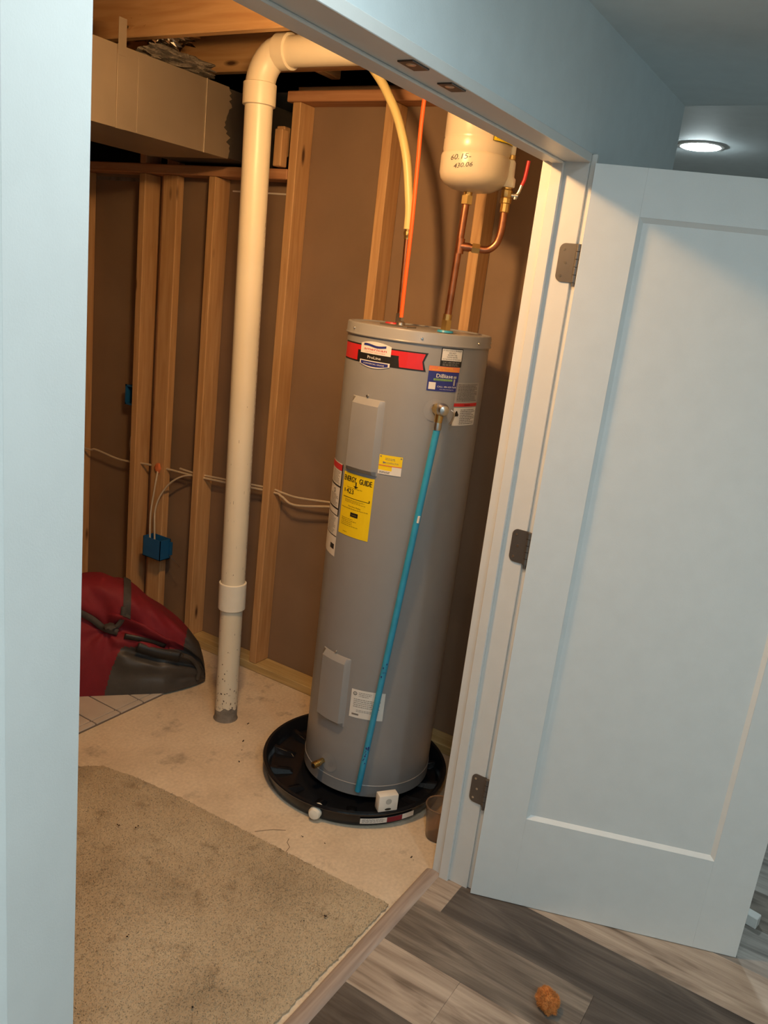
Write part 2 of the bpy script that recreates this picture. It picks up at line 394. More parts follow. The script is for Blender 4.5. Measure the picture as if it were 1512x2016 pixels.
def crack(pts, wd):
    bm = bmesh.new(); L = []
    for i, (x, y) in enumerate(pts):
        x2, y2 = pts[min(i+1, len(pts)-1)]; x1, y1 = pts[max(i-1, 0)]; d = Vector((x2-x1, y2-y1, 0)).normalized(); n_ = Vector((-d.y, d.x, 0))*wd/2
        L.append((bm.verts.new((x+n_.x, y+n_.y, 0.0006)), bm.verts.new((x-n_.x, y-n_.y, 0.0006))))
    for i in range(len(L)-1): bm.faces.new((L[i][0], L[i+1][0], L[i+1][1], L[i][1]))
    obj('crack', bm, 'stain', fl)
crack([(-0.205, 0.655), (-0.18, 0.636), (-0.160, 0.618), (-0.135, 0.585)], 0.003)
crack([(-0.215, 0.52), (-0.190, 0.525), (-0.178, 0.545), (-0.160, 0.552)], 0.0025)
# door wall with its opening
bm = bmesh.new()
bx(bm, (0.020, WY0, 0.0), (0.722, WY1, 2.42)); bx(bm, (-3.2, WY0, 0.0), (OPL-0.020, WY1, 2.42)); bx(bm, (OPL-0.020, WY0, HD+0.020), (0.020, WY1, 2.42))
tag(obj('wall_front', bm, 'wall_paint'), 'pale painted wall with the double door opening', kind='structure')
jm = thing('trim_1', (0, 0.06, 0), 'white painted door frame around the opening', None, kind='structure')
del_keys = 0
# jamb legs, head, stops, casing
obj('side_jamb', box((0.0, WY0, 0.0), (0.0195, 0.120, HD+0.0195), 0.001), 'paint', jm)
obj('side_jamb', box((OPL-0.0195, WY0, 0.0), (OPL, 0.120, HD+0.0195), 0.001), 'paint', jm)
obj('head_jamb', box((OPL, WY0-0.003, HD), (0.0, 0.120, HD+0.0195), 0.001), 'paint', jm)
obj('door_stop_strip', box((-0.011, 0.062, 0.0), (0.0, 0.092, HD-0.0005), 0.002), 'paint', jm)
obj('door_stop_strip', box((OPL, 0.062, 0.0), (OPL+0.011, 0.092, HD-0.0005), 0.002), 'paint', jm)
obj('head_stop_strip', box((OPL+0.011, 0.062, HD-0.006), (-0.011, 0.092, HD), 0.002), 'paint', jm)
obj('casing', box((0.006, -0.012, 0.010), (0.0195, WY0, HD+0.0195), 0.002), 'paint', jm)
for xs in (-0.822, -0.694):
    s_ = obj('strike_plate', box((xs, 0.005, HD-0.0025), (xs+0.052, 0.034, HD+0.001), 0.001), 'strike', jm)
    s_['label'] = 'small metal ball catch plate'
    obj('catch_hole', lathe([(0.0, HD-0.0032), (0.007, HD-0.0032), (0.0085, HD-0.0024)], (xs+0.018, 0.019), 16), 'steel', s_, 40)
th = tag(obj('trim_2', tube([(OPL, 0.114, 0.0055), (-0.0005, 0.114, 0.0055)], 0.0265, 20, flat=1.0), 'threshold', None, 30), 'rounded grey-brown wood threshold strip', kind='structure')
for v in th.data.vertices: v.co.z = 0.004+(v.co.z-0.0055)*0.47
for v in th.data.vertices: v.co.z = max(v.co.z, 0.0)

# hall shell
tag(obj('ceiling_hall', box((-3.2, -2.6, CH), (0.722, WY0, CH+0.09)), 'ceil_paint'), 'low painted hall ceiling', kind='structure')
tag(obj('ceiling_far', box((0.722, -2.6, 2.40), (4.2, 3.4, 2.46)), 'ceil_paint'), 'hall ceiling beyond the corner', kind='structure')
tag(obj('wall_left', box((-3.3, -2.7, 0.0), (-3.2, 0.117, 2.42)), 'wall_paint'), 'left hall wall', kind='structure')
tag(obj('wall_back', box((-3.3, -2.7, 0.0), (4.2, -2.6, 2.46)), 'wall_paint'), 'hall wall opposite the doors', kind='structure')
tag(obj('wall_far', box((4.2, -2.7, 0.0), (4.3, 3.5, 2.46)), 'wall_paint'), 'far end hall wall', kind='structure')
tag(obj('wall_far_side', box((0.722, 3.4, 0.0), (4.3, 3.5, 2.46)), 'wall_paint'), 'far side wall', kind='structure')

# stud wall on the right of the utility room
SX, SB = 0.620, 0.709
wr = thing('wall_right', (0.70, 1.5, 0), 'open stud wall backed with brown drywall', None, kind='structure')
for y0, y1, zt in ((0.117, 0.985, 2.40), (0.987, 1.46, 2.40), (1.462, 2.05, 2.06), (2.052, 3.4, 2.06)):
    obj('drywall_sheet', box((SB, y0, 0.0), (SB+0.0127, y1, zt)), 'dry_back', wr)
def stud(y, z0, z1, x0=SX, x1=SB-0.0005, w=0.038, mat='stud'):
    return board('stud', (x0, y, z0), (x1, y+w, z1), mat, wr, 'z')
board('bottom_plate', (SX, 0.12, 0.0005), (SB-0.0005, 3.39, 0.038), 'sill_wood', wr, 'y')
board('top_plate', (SX, 0.12, 2.329), (SB-0.0005, 1.44, 2.366), 'plate_wood', wr, 'y')
board('header_plate', (SX, 1.412, 2.056), (SB-0.0005, 3.39, 2.094), 'plate_wood', wr, 'y')
stud(1.372, 0.0385, 2.328); stud(0.960, 0.0385, 2.328); stud(0.564, 0.0385, 2.328); stud(0.158, 0.0385, 2.328)
stud(1.775, 0.0385, 2.055); stud(2.180, 0.0385, 2.055); stud(2.60, 0.0385, 2.055); stud(3.0, 0.0385, 2.055)
stud(2.008, 0.0385, 2.055, 0.640, 0.678, 0.085); stud(2.094, 0.0385, 2.055, 0.655, 0.6935, 0.022, 'plate_wood')
stud(2.180, 2.0945, 2.41, mat='plate_wood'); stud(2.012, 2.0945, 2.41, 0.645, 0.683, 0.07, 'plate_wood')
board('stud', (0.650, 1.4115, 2.0945), (SB-0.0005, 1.4305, 2.328), 'stud', wr, 'z')
board('blocking', (0.600, 1.432, 2.10), (0.640, 1.470, 2.232), 'stud', wr, 'z')
board('blocking', (0.646, 1.462, 2.145), (0.684, 1.500, 2.25), 'stud', wr, 'z')
# drywall soffit box on the other side of the duct opening: near-black colour stands in for its shade
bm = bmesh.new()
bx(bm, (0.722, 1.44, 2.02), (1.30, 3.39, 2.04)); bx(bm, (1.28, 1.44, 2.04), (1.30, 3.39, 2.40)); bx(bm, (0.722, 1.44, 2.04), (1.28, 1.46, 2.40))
tag(obj('wall_chase', bm, 'chase_shade'), 'chase behind the duct opening, its shade painted near black', kind='structure')
obj('torn_paper_edge', box((SB-0.002, 2.225, 2.028), (SB-0.0002, 2.595, 2.044)), 'insul', wr)
obj('torn_paper_edge', box((SB-0.002, 1.470, 2.010), (SB-0.0002, 1.760, 2.016)), 'lab_white', wr)
# remaining utility room walls
tag(obj('wall_utility_back', box((-2.6, 3.4, 0.0), (0.722, 3.5, 2.66)), 'dry_back'), 'far brown utility room wall', kind='structure')
tag(obj('wall_utility_left', box((-2.7, 0.117, 0.0), (-2.6, 3.5, 2.66)), 'dry_back'), 'left brown utility room wall', kind='structure')
tag(obj('wall_rim', box((0.722, 0.002, 2.40), (0.78, 3.4, 2.66)), 'subfloor'), 'rim board above the stud wall', kind='structure')
# ceiling: subfloor and joists along y
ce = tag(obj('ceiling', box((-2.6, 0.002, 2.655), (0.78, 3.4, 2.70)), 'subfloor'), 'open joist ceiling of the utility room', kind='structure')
for x in (0.555, 0.135, -0.275, -0.68, -1.09, -1.50, -1.91, -2.32):
    board('joist', (x, 0.12, 2.42), (x+0.038, 3.39, 2.6545), 'joist', ce, 'y', 0.004)
board('blocking', (0.594, 1.26, 2.42), (0.70, 1.30, 2.60), 'joist', ce, 'x')
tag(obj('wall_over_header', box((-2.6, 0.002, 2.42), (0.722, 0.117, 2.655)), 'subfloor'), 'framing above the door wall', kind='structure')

# ================================================================== DOORS
def door(name, hinge, heading, label, flip):
    """leaf with its visible face on the plane through the hinge edge; local X along the leaf, local +Y towards the viewer side"""
    d = Vector((math.cos(heading), math.sin(heading), 0)); n = Vector((d.y, -d.x, 0))
    if flip: n = -n
    o = thing(name, (hinge[0], hinge[1], 0.012), label, None, kind='structure')
    Wd, z0, z1, T = 0.757, 0.012, 2.042, 0.035
    st, br, tr = 0.120, 0.288, 0.108
    def P(u, t, z): q = Vector((hinge[0], hinge[1], 0))+d*u-n*t; return (q.x, q.y, z)
    def slab(nm, u0, u1, za, zb, t0=0.0, t1=T, bev=0.0006):
        bm = box((u0, t0, za), (u1, t1, zb), bev)
        for v in bm.verts: v.co = P(v.co.x, v.co.y, v.co.z)
        return obj(nm, bm, 'door_paint', o)
    slab('stile', 0, st, z0, z1); slab('stile', Wd-st, Wd, z0, z1)
    slab('rail', st, Wd-st, z0, z0+br); slab('rail', st, Wd-st, z1-tr, z1)
    # recessed panel with sloped sticking, both faces
    bm = bmesh.new(); u0, u1, za, zb = st, Wd-st, z0+br, z1-tr; k = 0.011
    for t_out, t_in in ((0.0, 0.009), (T, T-0.009)):
        A = [bm.verts.new(P(u, t_out, z)) for u, z in ((u0, za), (u1, za), (u1, zb), (u0, zb))]
        B = [bm.verts.new(P(u, t_in, z)) for u, z in ((u0+k, za+k), (u1-k, za+k), (u1-k, zb-k), (u0+k, zb-k))]
        for i in range(4): bm.faces.new((A[i], A[(i+1) % 4], B[(i+1) % 4], B[i]))
        bm.faces.new(B)
    obj('panel', bm, 'door_paint', o)
    return o
d1 = door('door_1', (-0.0125, -0.017), R(-69.5), 'open right door leaf, white with one recessed panel', False)
d2 = door('door_2', (-1.453, -0.055), R(198.0), 'left door leaf folded back close to the camera', True)
for za, zb in ((1.772, 1.862), (1.046, 1.136), (0.302, 0.392)):
    bm = bmesh.new(); y0, y1, rc = -0.004, 0.040, 0.015; pts = [(y0, za), (y1-rc, za)]
    pts += [(y1-rc+rc*math.sin(a), za+rc-rc*math.cos(a)) for a in [R(15*i) for i in range(1, 7)]]
    pts += [(y1-rc+rc*math.cos(a), zb-rc+rc*math.sin(a)) for a in [R(15*i) for i in range(0, 7)]]
    pts += [(y0, zb)]
    A = [bm.verts.new((-0.0030, y, z)) for y, z in pts]; B = [bm.verts.new((0.0012, y, z)) for y, z in pts]
    bm.faces.new(A); bm.faces.new(B[::-1])
    for i in range(len(pts)): bm.faces.new((A[i], A[(i+1) % len(pts)], B[(i+1) % len(pts)], B[i]))
    h_ = obj('hinge', bm, 'chrome_dark', d1); h_['label'] = 'satin metal door hinge'
    kb = bmesh.new(); nk = 5; dz = (zb-za)/nk
    for i in range(nk): cyl((-0.0065, -0.0095, za+dz*i+0.0006), (-0.0065, -0.0095, za+dz*(i+1)-0.0006), 0.0062, 14, kb)
    cyl((-0.0065, -0.0095, za-0.009), (-0.0065, -0.0095, za), 0.0045, 12, kb)
    obj('hinge_knuckle', kb, 'chrome_dark', h_, 40)
    sb = bmesh.new()
    for dy, zz in ((0.028, za+0.014), (0.020, (za+zb)/2), (0.028, zb-0.014)):
        tube([(-0.0028, dy, zz), (-0.0036, dy, zz)], 0.0035, 10, sb)
    obj('hinge_screws', sb, 'steel', h_)

# ================================================================== LIGHT FITTINGS
def downlight(loc, mat, label, r=0.075):
    t = thing('recessed_light', loc, label, 'ceiling light', 'round recessed hall lights')
    x, y, z = loc
    obj('trim_ring', lathe([(r, z-0.002), (r+0.004, z-0.006), (r+0.016, z-0.004), (r+0.018, z)], (x, y), 40), 'paint', t, 40)
    obj('lens', lathe([(0, z-0.014), (r*0.6, z-0.0125), (r*0.9, z-0.009), (r, z-0.004)], (x, y), 32), mat, t)
    return t
downlight((1.679, 0.165, 2.40), 'led_far', 'glowing round recessed light in the ceiling beyond the door')
downlight((-1.25, -0.42, CH), 'led_near', 'round recessed light in the ceiling in front of the doors')
downlight((-1.55, -1.75, CH), 'led_fill', 'round recessed fill light added unseen behind the viewer, near the back wall')  # unseen fill light, added to lift the lower areas
downlight((-2.45, -1.10, CH), 'led_fill', 'round recessed fill light added unseen behind the viewer, beside the left wall')  # second added fill, out of view, for the door leaves
def bare_bulb(cxb, cyb, BZ, mat, label, x0, x1):
    lb = thing('bare_bulb', (cxb, cyb, 2.197+BZ), label, 'light bulb', 'bare utility room bulbs')
    obj('glass', lathe([(0, 2.197+BZ), (0.012, 2.199+BZ), (0.024, 2.208+BZ), (0.0295, 2.222+BZ), (0.028, 2.238+BZ), (0.020, 2.258+BZ), (0.014, 2.275+BZ), (0.0135, 2.285+BZ)], (cxb, cyb), 20), mat, lb, 60)
    obj('socket', lathe([(0.0135, 2.284+BZ), (0.022, 2.286+BZ), (0.026, 2.30+BZ), (0.050, 2.322+BZ), (0.052, 2.331+BZ), (0.0, 2.331+BZ)], (cxb, cyb), 28), 'white_plastic', lb, 40)
    obj('mounting_box', box((cxb-0.048, cyb-0.048, 2.331+BZ), (cxb+0.048, cyb+0.048, 2.419), 0.003), 'blue_box', lb)
    board('blocking', (x0, cyb-0.045, 2.4195), (x1, cyb+0.045, 2.4575), 'joist', ce, 'x')
bare_bulb(-0.45, 0.56, 0.042, 'bulb', 'bare glowing bulb under the joists just inside the doors', -0.6415, -0.2755)
fx, fy = -0.555, 0.56
fl_ = thing('fill_lamp', (fx, fy, 2.23), 'added unseen flood lamp facing down beside the bare bulb', 'light bulb')  # unseen lamp added to brighten the floor and lower parts
obj('lens', lathe([(0, 2.234), (0.018, 2.236), (0.032, 2.241), (0.042, 2.249), (0.046, 2.258)], (fx, fy), 28), 'flood', fl_, 60)
obj('reflector', lathe([(0.0462, 2.258), (0.0470, 2.266), (0.040, 2.285), (0.026, 2.310), (0.016, 2.325), (0.0145, 2.345)], (fx, fy), 28), 'white_plastic', fl_, 40)
obj('socket', lathe([(0.0145, 2.340), (0.022, 2.342), (0.028, 2.356), (0.045, 2.372), (0.046, 2.419), (0.0, 2.419)], (fx, fy), 28), 'white_plastic', fl_, 40)

# ================================================================== WATER HEATER
CX, CY, TR = 0.335, 0.590, 0.226
TK = Cyl(CX, CY, TR)
wh = thing('water_heater', (CX, CY, 0.02), 'tall grey cylindrical electric water heater standing in the black pan', 'water heater')
obj('jacket', lathe([(TR-0.004, 0.075), (TR, 0.076), (TR, 1.566)], (CX, CY), 96), 'tank_grey', wh, 30)
obj('lid', lathe([(TR, 1.560), (TR+0.0045, 1.561), (TR+0.0055, 1.564), (TR+0.0035, 1.568), (TR+0.003, 1.592), (TR+0.001, 1.597), (TR-0.006, 1.598), (TR-0.010, 1.594), (0, 1.594)], (CX, CY), 96), 'tank_grey', wh, 40)
obj('base_skirt', lathe([(0.10, 0.030), (TR-0.004, 0.030), (TR+0.001, 0.034), (TR+0.0012, 0.072), (TR+0.0018, 0.076), (TR, 0.078)], (CX, CY), 96), 'tank_grey', wh, 30)
for a, z in ((150, 1.580), (212, 1.578), (262, 1.577), (300, 1.577)):
    bm = tube([TK.p(a, z, 0.002), TK.p(a, z, 0.0065)], [0.0045, 0.003], 10)
    obj('lid_screw', bm, 'steel', wh, 40)
def cover(a0, a1, z0, z1):
    bm = bmesh.new(); n = 14; g = []
    for za, in_, off in ((z1, 0, 0.0), (z1-0.003, 0.25, 0.004), (z1-0.020, 1.0, 0.016), (z0+0.016, 1.0, 0.016), (z0+0.003, 0.25, 0.004), (z0, 0, 0.0)):
        row = []
        for i in range(n+1):
            t = i/n
            e_ = min(t, 1-t)
            k = 0.0 if e_ < 1e-6 else (0.25 if e_ < 1.5/n else 1.0)
            o_ = min(off, 0.016*k) if k < 1 else off
            if i in (0, n): tt = t
            elif i == 1: tt = 0.035
            elif i == n-1: tt = 1-0.035
            elif i == 2: tt = 0.13; 
            elif i == n-2: tt = 0.87
            else: tt = 0.13+0.74*(i-2)/(n-4)
            row.append(bm.verts.new(TK.p(a0+(a1-a0)*tt, za, o_)))
        g.append(row)
    for k in range(len(g)-1):
        for i in range(n): bm.faces.new((g[k][i], g[k][i+1], g[k+1][i+1], g[k+1][i]))
    return bm
for a0, a1, z0, z1 in ((158, 190.5, 1.146, 1.381), (154.5, 187, 0.275, 0.527)):
    c_ = obj('element_cover', cover(a0, a1, z0, z1), 'cover_grey', wh, 25)
    obj('cover_screw', tube([TK.p((a0+a1)/2, z1+0.006, 0.0), TK.p((a0+a1)/2, z1+0.006, 0.006)], [0.004, 0.003], 10), 'steel', c_, 40)
    obj('cover_flange', TK.patch(bmesh.new(), a0-1.5, a1+1.5, z0-0.004, z1+0.004, 0.0008), 'tank_grey', c_)
# --- labels
O1, O2, O3, O4 = 0.0009, 0.0015, 0.0021, 0.0027
def lab(name, a0, a1, z0, z1, mat, lbl):
    o = obj(name, TK.patch(bmesh.new(), a0, a1, z0, z1, O1), mat, wh); o['label'] = lbl; return o
# brand band
zb0, zb1 = 1.483, 1.5375
bm = bmesh.new(); TK.patch(bm, 133, 213, zb0, zb1, O1)
TK.poly(bm, [(213, zb1), (218.3, zb1)], [(213, (zb0+zb1)/2), (215.6, (zb0+zb1)/2)], O1)
TK.poly(bm, [(213, (zb0+zb1)/2), (215.6, (zb0+zb1)/2)], [(213, zb0), (217.8, zb0)], O1)
br_ = obj('brand_label', bm, 'black', wh); br_['label'] = 'red and black brand band with white badge'
bm = bmesh.new()
TK.patch(bm, 134, 158, zb0+0.004, zb1-0.004, O2); TK.poly(bm, [(158, zb1-0.004), (162.5, zb1-0.004)], [(158, 1.519), (162.5, 1.519)], O2)
TK.poly(bm, [(190, zb1-0.004), (196.5, zb1-0.004)], [(190, 1.519), (196.5, 1.519)], O2)
TK.poly(bm, [(196.5, zb1-0.004), (203, zb1-0.004), (210, zb1-0.004), (216.3, zb1-0.004)], [(196.5, 1.511), (203, 1.511), (210, 1.511), (214.4, 1.511)], O2)
TK.poly(bm, [(196.5, 1.511), (203, 1.511), (210, 1.511), (214.4, 1.511)], [(197.6, zb0+0.004), (203, zb0+0.004), (210, zb0+0.004), (215.8, zb0+0.004)], O2)
obj('red_field', bm, 'lab_red', br_)
an = [161.8+28.4*i/12 for i in range(13)]
bm = bmesh.new(); TK.poly(bm, [(a, 1.541+0.0085*(1-((a-176)/14.2)**2)) for a in an], [(a, 1.5125) for a in an], O3)
TK.poly(bm, [(a, 1.4925) for a in an], [(a, 1.4805-0.010*(1-((a-176)/14.2)**2)+0.001) for a in an], O3)
obj('badge', bm, 'lab_white', br_)
bm = bmesh.new(); ai = [163.2+25.6*i/12 for i in range(13)]
TK.poly(bm, [(a, 1.4898) for a in ai], [(a, 1.4815-0.0075*(1-((a-176)/14.2)**2)+0.0015) for a in ai], O4)
wv = [165+21*i/10 for i in range(11)]
TK.poly(bm, [(a, 1.5402+0.0022*math.sin((a-165)/21*2*PI+0.6)) for a in wv], [(a, 1.5335+0.0022*math.sin((a-165)/21*2*PI+0.6)) for a in wv], O4)
obj('blue_print', bm, 'lab_blue', br_)
bm = bmesh.new(); TK.text(bm, 'american', 176, 1.5270, 0.0082, O4, 21.0, 0.2); TK.text(bm, 'WATER HEATERS', 176, 1.5178, 0.0022, O4, 19); obj('red_print', bm, 'lab_red', br_)
bm = bmesh.new(); TK.text(bm, 'ProLine', 176, 1.5025, 0.0085, O3, 12.5); TK.text(bm, 'ProLine', 176.12, 1.5026, 0.0085, O3+0.0001, 12.5)
TK.text(bm, 'COMMERCIAL GRADE', 176, 1.4835, 0.0042, O4+0.0005, 19.5); obj('white_print', bm, 'lab_white', br_)
# do not return label
l1 = lab('return_notice_label', 228, 246.5, 1.5045, 1.558, 'black', 'small white and black notice label')
obj('white_field', TK.patch(bmesh.new(), 228.7, 245.8, 1.5215, 1.5555, O2), 'lab_white', l1)
bm = bmesh.new()
for s, z, h, wd in (('IF YOU HAVE A PROBLEM', 1.5512, 0.0038, 15.5), ('DO NOT', 1.5446, 0.0048, 6), ('RETURN THIS', 1.5384, 0.0038, 8), ('WATER HEATER', 1.5322, 0.0038, 9), ('TO THE PLACE OF PURCHASE', 1.5258, 0.0036, 15.5)): TK.text(bm, s, 237.2, z, h, O3, wd)
obj('black_print', bm, 'black', l1)
bm = bmesh.new(); TK.text(bm, 'Call 1-800-999-9515', 237.2, 1.5165, 0.0042, O2, 14); TK.lines(bm, 230, 245, 1.506, 1.513, 2, O2, 0.3, 0.2, 5); obj('white_print', bm, 'lab_grey', l1)
# installer label
l2 = lab('installer_label', 220, 245.4, 1.430, 1.5035, 'lab_blue', 'blue installer sticker with orange top strip')
obj('orange_strip', TK.patch(bmesh.new(), 220, 245.4, 1.4885, 1.5035, O2), 'lab_orange', l2)
bm = bmesh.new(); TK.text(bm, 'DiBiase', 233, 1.4760, 0.0115, O3, 13.5); TK.text(bm, 'DiBiase', 233.15, 1.4762, 0.0115, O3+0.0001, 13.5)
TK.text(bm, 'CALL: 484-429-7604', 236.0, 1.4440, 0.0050, O3, 16); TK.text(bm, 'www.dibiaseheating.com', 236.0, 1.4365, 0.0026, O3, 12)
TK.patch(bm, 221.2, 226.6, 1.4345, 1.4555, O2); obj('white_print', bm, 'lab_white', l2)
bm = bmesh.new(); TK.text(bm, 'DO NOT REMOVE', 233, 1.4985, 0.0036, O3, 12); TK.text(bm, 'THIS STICKER - SERVICE INFORMATION', 233, 1.4925, 0.0032, O3, 21); obj('pale_print', bm, 'lab_yellow', l2)
gs = obj('green_strip', TK.patch(bmesh.new(), 224.5, 240, 1.4610, 1.4670, O2), 'lab_green', l2)
bm = bmesh.new(); TK.text(bm, 'HEATING & COOLING', 232.3, 1.4640, 0.0036, O3, 14); obj('dark_print', bm, 'lab_blue', l2)
obj('figure_mark', merge(TK.patch(bmesh.new(), 241.2, 242.6, 1.449, 1.468, O2), TK.patch(bmesh.new(), 240.8, 243.4, 1.470, 1.477, O2)), 'lab_grey', l2)
# warning label on the right
l3 = lab('warning_label', 244.6, 273.2, 1.326, 1.459, 'lab_grey', 'tall grey-white warning label with a red strip')
obj('white_field', TK.patch(bmesh.new(), 245.2, 272.6, 1.328, 1.383, O2), 'lab_white', l3)
obj('red_strip', TK.patch(bmesh.new(), 244.6, 273.2, 1.3865, 1.3965, O2), 'lab_red', l3)
bm = bmesh.new(); TK.lines(bm, 246.5, 271.5, 1.402, 1.455, 12, O2, 0.35, 0.2, 8); TK.lines(bm, 252, 271.5, 1.331, 1.379, 9, O3, 0.35, 0.3, 9)
TK.text(bm, 'DANGER', 259, 1.3915, 0.005, O3, 7)
TK.poly(bm, [(246.2, 1.360), (247.2, 1.371), (248.4, 1.374), (249.4, 1.367), (250.4, 1.361)], [(247.0, 1.356), (247.6, 1.357), (248.4, 1.357), (249.0, 1.357), (249.6, 1.356)], O3)
obj('print', bm, 'black', l3)
# energy label
l4 = lab('energy_label', 157, 188.8, 0.935, 1.1375, 'lab_yellow', 'bright yellow energy label')
bm = bmesh.new()
for k in range(3): TK.text(bm, 'ENERGY', 165.2+0.18*(k-1), 1.1200, 0.0175, O2+0.0001*k, 13.8); TK.text(bm, 'GUIDE', 181.3+0.18*(k-1), 1.1200, 0.0175, O2+0.0001*k, 11.6)
TK.patch(bm, 171.8, 172.9, 1.0985, 1.114, O2); TK.poly(bm, [(169.8, 1.1000), (172.35, 1.1000), (174.9, 1.1000)], [(172.2, 1.0935), (172.35, 1.0930), (172.5, 1.0935)], O2)
TK.text(bm, '$', 160.4, 1.0810, 0.0100, O2); 
for k in range(2): TK.text(bm, '423', 166.5+0.15*k, 1.0810, 0.0155, O2+0.0001*k, 8.2)
TK.patch(bm, 159.5, 186.5, 1.0585, 1.0600, O2); TK.patch(bm, 186.0, 186.9, 1.0585, 1.0665, O2)
TK.text(bm, 'Estimated Yearly Energy Cost', 171, 1.0925, 0.0036, O2, 16); TK.text(bm, 'First Hour Rating', 173, 1.0330, 0.0046, O2, 12.5)
TK.patch(bm, 169.6, 177.4, 1.0005, 1.0145, O2)
obj('black_print', bm, 'black', l4)
bm = bmesh.new(); TK.lines(bm, 162, 184, 1.043, 1.055, 3, O2, 0.3, 0.3, 3); TK.lines(bm, 158.5, 187, 1.0225, 1.028, 1, O2, 0.4, 0.1, 4)
TK.lines(bm, 160, 181, 0.966, 0.994, 5, O2, 0.3, 0.5, 6); TK.lines(bm, 163, 168, 0.945, 0.948, 1, O2, 0.6, 0.1, 7)
TK.text(bm, 'medium', 173.5, 1.0075, 0.004, O3, 5); obj('fine_print', bm, 'print_olive', l4)
# contractor label
l5 = lab('contractor_label', 190.6, 209, 1.1595, 1.2195, 'lab_yellow', 'small yellow and white contractor label')
obj('orange_line', TK.patch(bmesh.new(), 190.6, 209, 1.1855, 1.1885, O2), 'lab_orange', l5)
obj('white_field', merge(TK.patch(bmesh.new(), 190.6, 209, 1.1595, 1.172, O2), TK.patch(bmesh.new(), 201.5, 209, 1.172, 1.1855, O2)), 'lab_white', l5)
bm = bmesh.new(); TK.text(bm, 'CONTRACTOR', 201.5, 1.1965, 0.0048, O2, 9.5); TK.poly(bm, [(193.8, 1.2), (196.4, 1.1975)], [(194.0, 1.193), (196.4, 1.1955)], O2)
TK.lines(bm, 195.5, 204, 1.204, 1.2125, 2, O2, 0.3, 0.1, 2); TK.lines(bm, 191.8, 200.5, 1.163, 1.1695, 2, O3, 0.5, 0.05, 11)
TK.patch(bm, 191.2, 192.4, 1.2125, 1.2165, O2); TK.patch(bm, 207.3, 208.5, 1.2125, 1.2165, O2); obj('black_print', bm, 'print_grey', l5)
# instruction label on the left flank
l6 = lab('instruction_label', 124, 154.6, 0.845, 1.154, 'lab_white', 'long white instruction label with black borders')
bm = bmesh.new(); TK.patch(bm, 152.9, 154.6, 0.985, 1.154, O2); TK.patch(bm, 124, 154.6, 1.076, 1.081, O2); TK.patch(bm, 124, 154.6, 1.002, 1.007, O2)
TK.patch(bm, 124, 154.6, 0.981, 0.9835, O2); TK.patch(bm, 124, 154.6, 0.912, 0.9145, O2); TK.patch(bm, 145.5, 152.5, 0.868, 0.885, O2)
TK.text(bm, 'D', 143, 1.060, 0.015, O2); obj('black_print', bm, 'black', l6)
obj('red_header', TK.patch(bmesh.new(), 124, 152.9, 1.131, 1.151, O2), 'lab_red', l6)
bm = bmesh.new(); TK.lines(bm, 134, 151.5, 1.086, 1.127, 9, O2, 0.35, 0.25, 21); TK.lines(bm, 134, 151.5, 1.010, 1.05, 8, O2, 0.35, 0.25, 22); TK.lines(bm, 134, 151.5, 0.918, 0.978, 12, O2, 0.35, 0.25, 23); obj('fine_print', bm, 'print_grey', l6)
# rating plate
l7 = lab('rating_plate', 190.3, 219.2, 0.3245, 0.4265, 'lab_white', 'white rating plate low on the tank')
bm = bmesh.new(); TK.lines(bm, 197, 208, 0.402, 0.420, 3, O2, 0.3, 0.2, 31); TK.lines(bm, 193, 217, 0.362, 0.396, 5, O2, 0.28, 0.5, 32); TK.lines(bm, 196, 214, 0.346, 0.356, 2, O2, 0.3, 0.2, 33)
TK.patch(bm, 192.5, 198.5, 0.334, 0.340, O2); TK.patch(bm, 209.5, 213, 0.331, 0.337, O2); obj('fine_print', bm, 'print_grey', l7)
bm = bmesh.new()
for c_, rad in ((193.6, 0.0065), (213.5, 0.0070)):
    k = math.degrees(rad/TR); ring = [(math.cos(2*PI*i/18), math.sin(2*PI*i/18)) for i in range(19)]
    TK.poly(bm, [(c_+k*x, 0.4120+rad*y) for x, y in ring], [(c_+k*0.72*x, 0.4120+rad*0.72*y) for x, y in ring], O2)
TK.text(bm, 'e', 193.6, 0.4125, 0.006, O2); TK.text(bm, 'UL', 213.5, 0.4120, 0.0045, O2, 1.8); obj('mark', bm, 'black', l7)
# --- fittings: relief valve, drain valve, top ports
def radial(a, z, o0, o1, r, seg=20, r2=None):
    return tube([TK.p(a, z, o0), TK.p(a, z, o1)], [r, r2 or r], seg)
rv = obj('relief_valve', merge(radial(230, 1.378, 0.0, 0.020, 0.016, 8), radial(230, 1.378, 0.018, 0.038, 0.0185, 20, 0.0165)), 'brass', wh, 40); rv['label'] = 'brass pressure relief valve'
obj('valve_dome', tube([TK.p(231, 1.380, 0.022), TK.p(231, 1.380, 0.040), TK.p(231, 1.380, 0.052), TK.p(231, 1.380, 0.056)], [0.019, 0.020, 0.014, 0.004], 20), 'steel', rv, 40)
pv = Vector(TK.p(230, 1.372, 0.030))
obj('valve_outlet', tube([pv, pv+Vector((0.000, 0.001, -0.020)), pv+Vector((0.0, 0.002, -0.034))], [0.0135, 0.0125, 0.0115], 16), 'brass', rv, 40)
obj('valve_lever', tube(smooth_path([TK.p(236, 1.382, 0.046), TK.p(238, 1.374, 0.050), TK.p(238.5, 1.352, 0.042), TK.p(237.5, 1.338, 0.034)], 4), 0.003, 8), 'steel', rv, 40)
bm = bmesh.new()
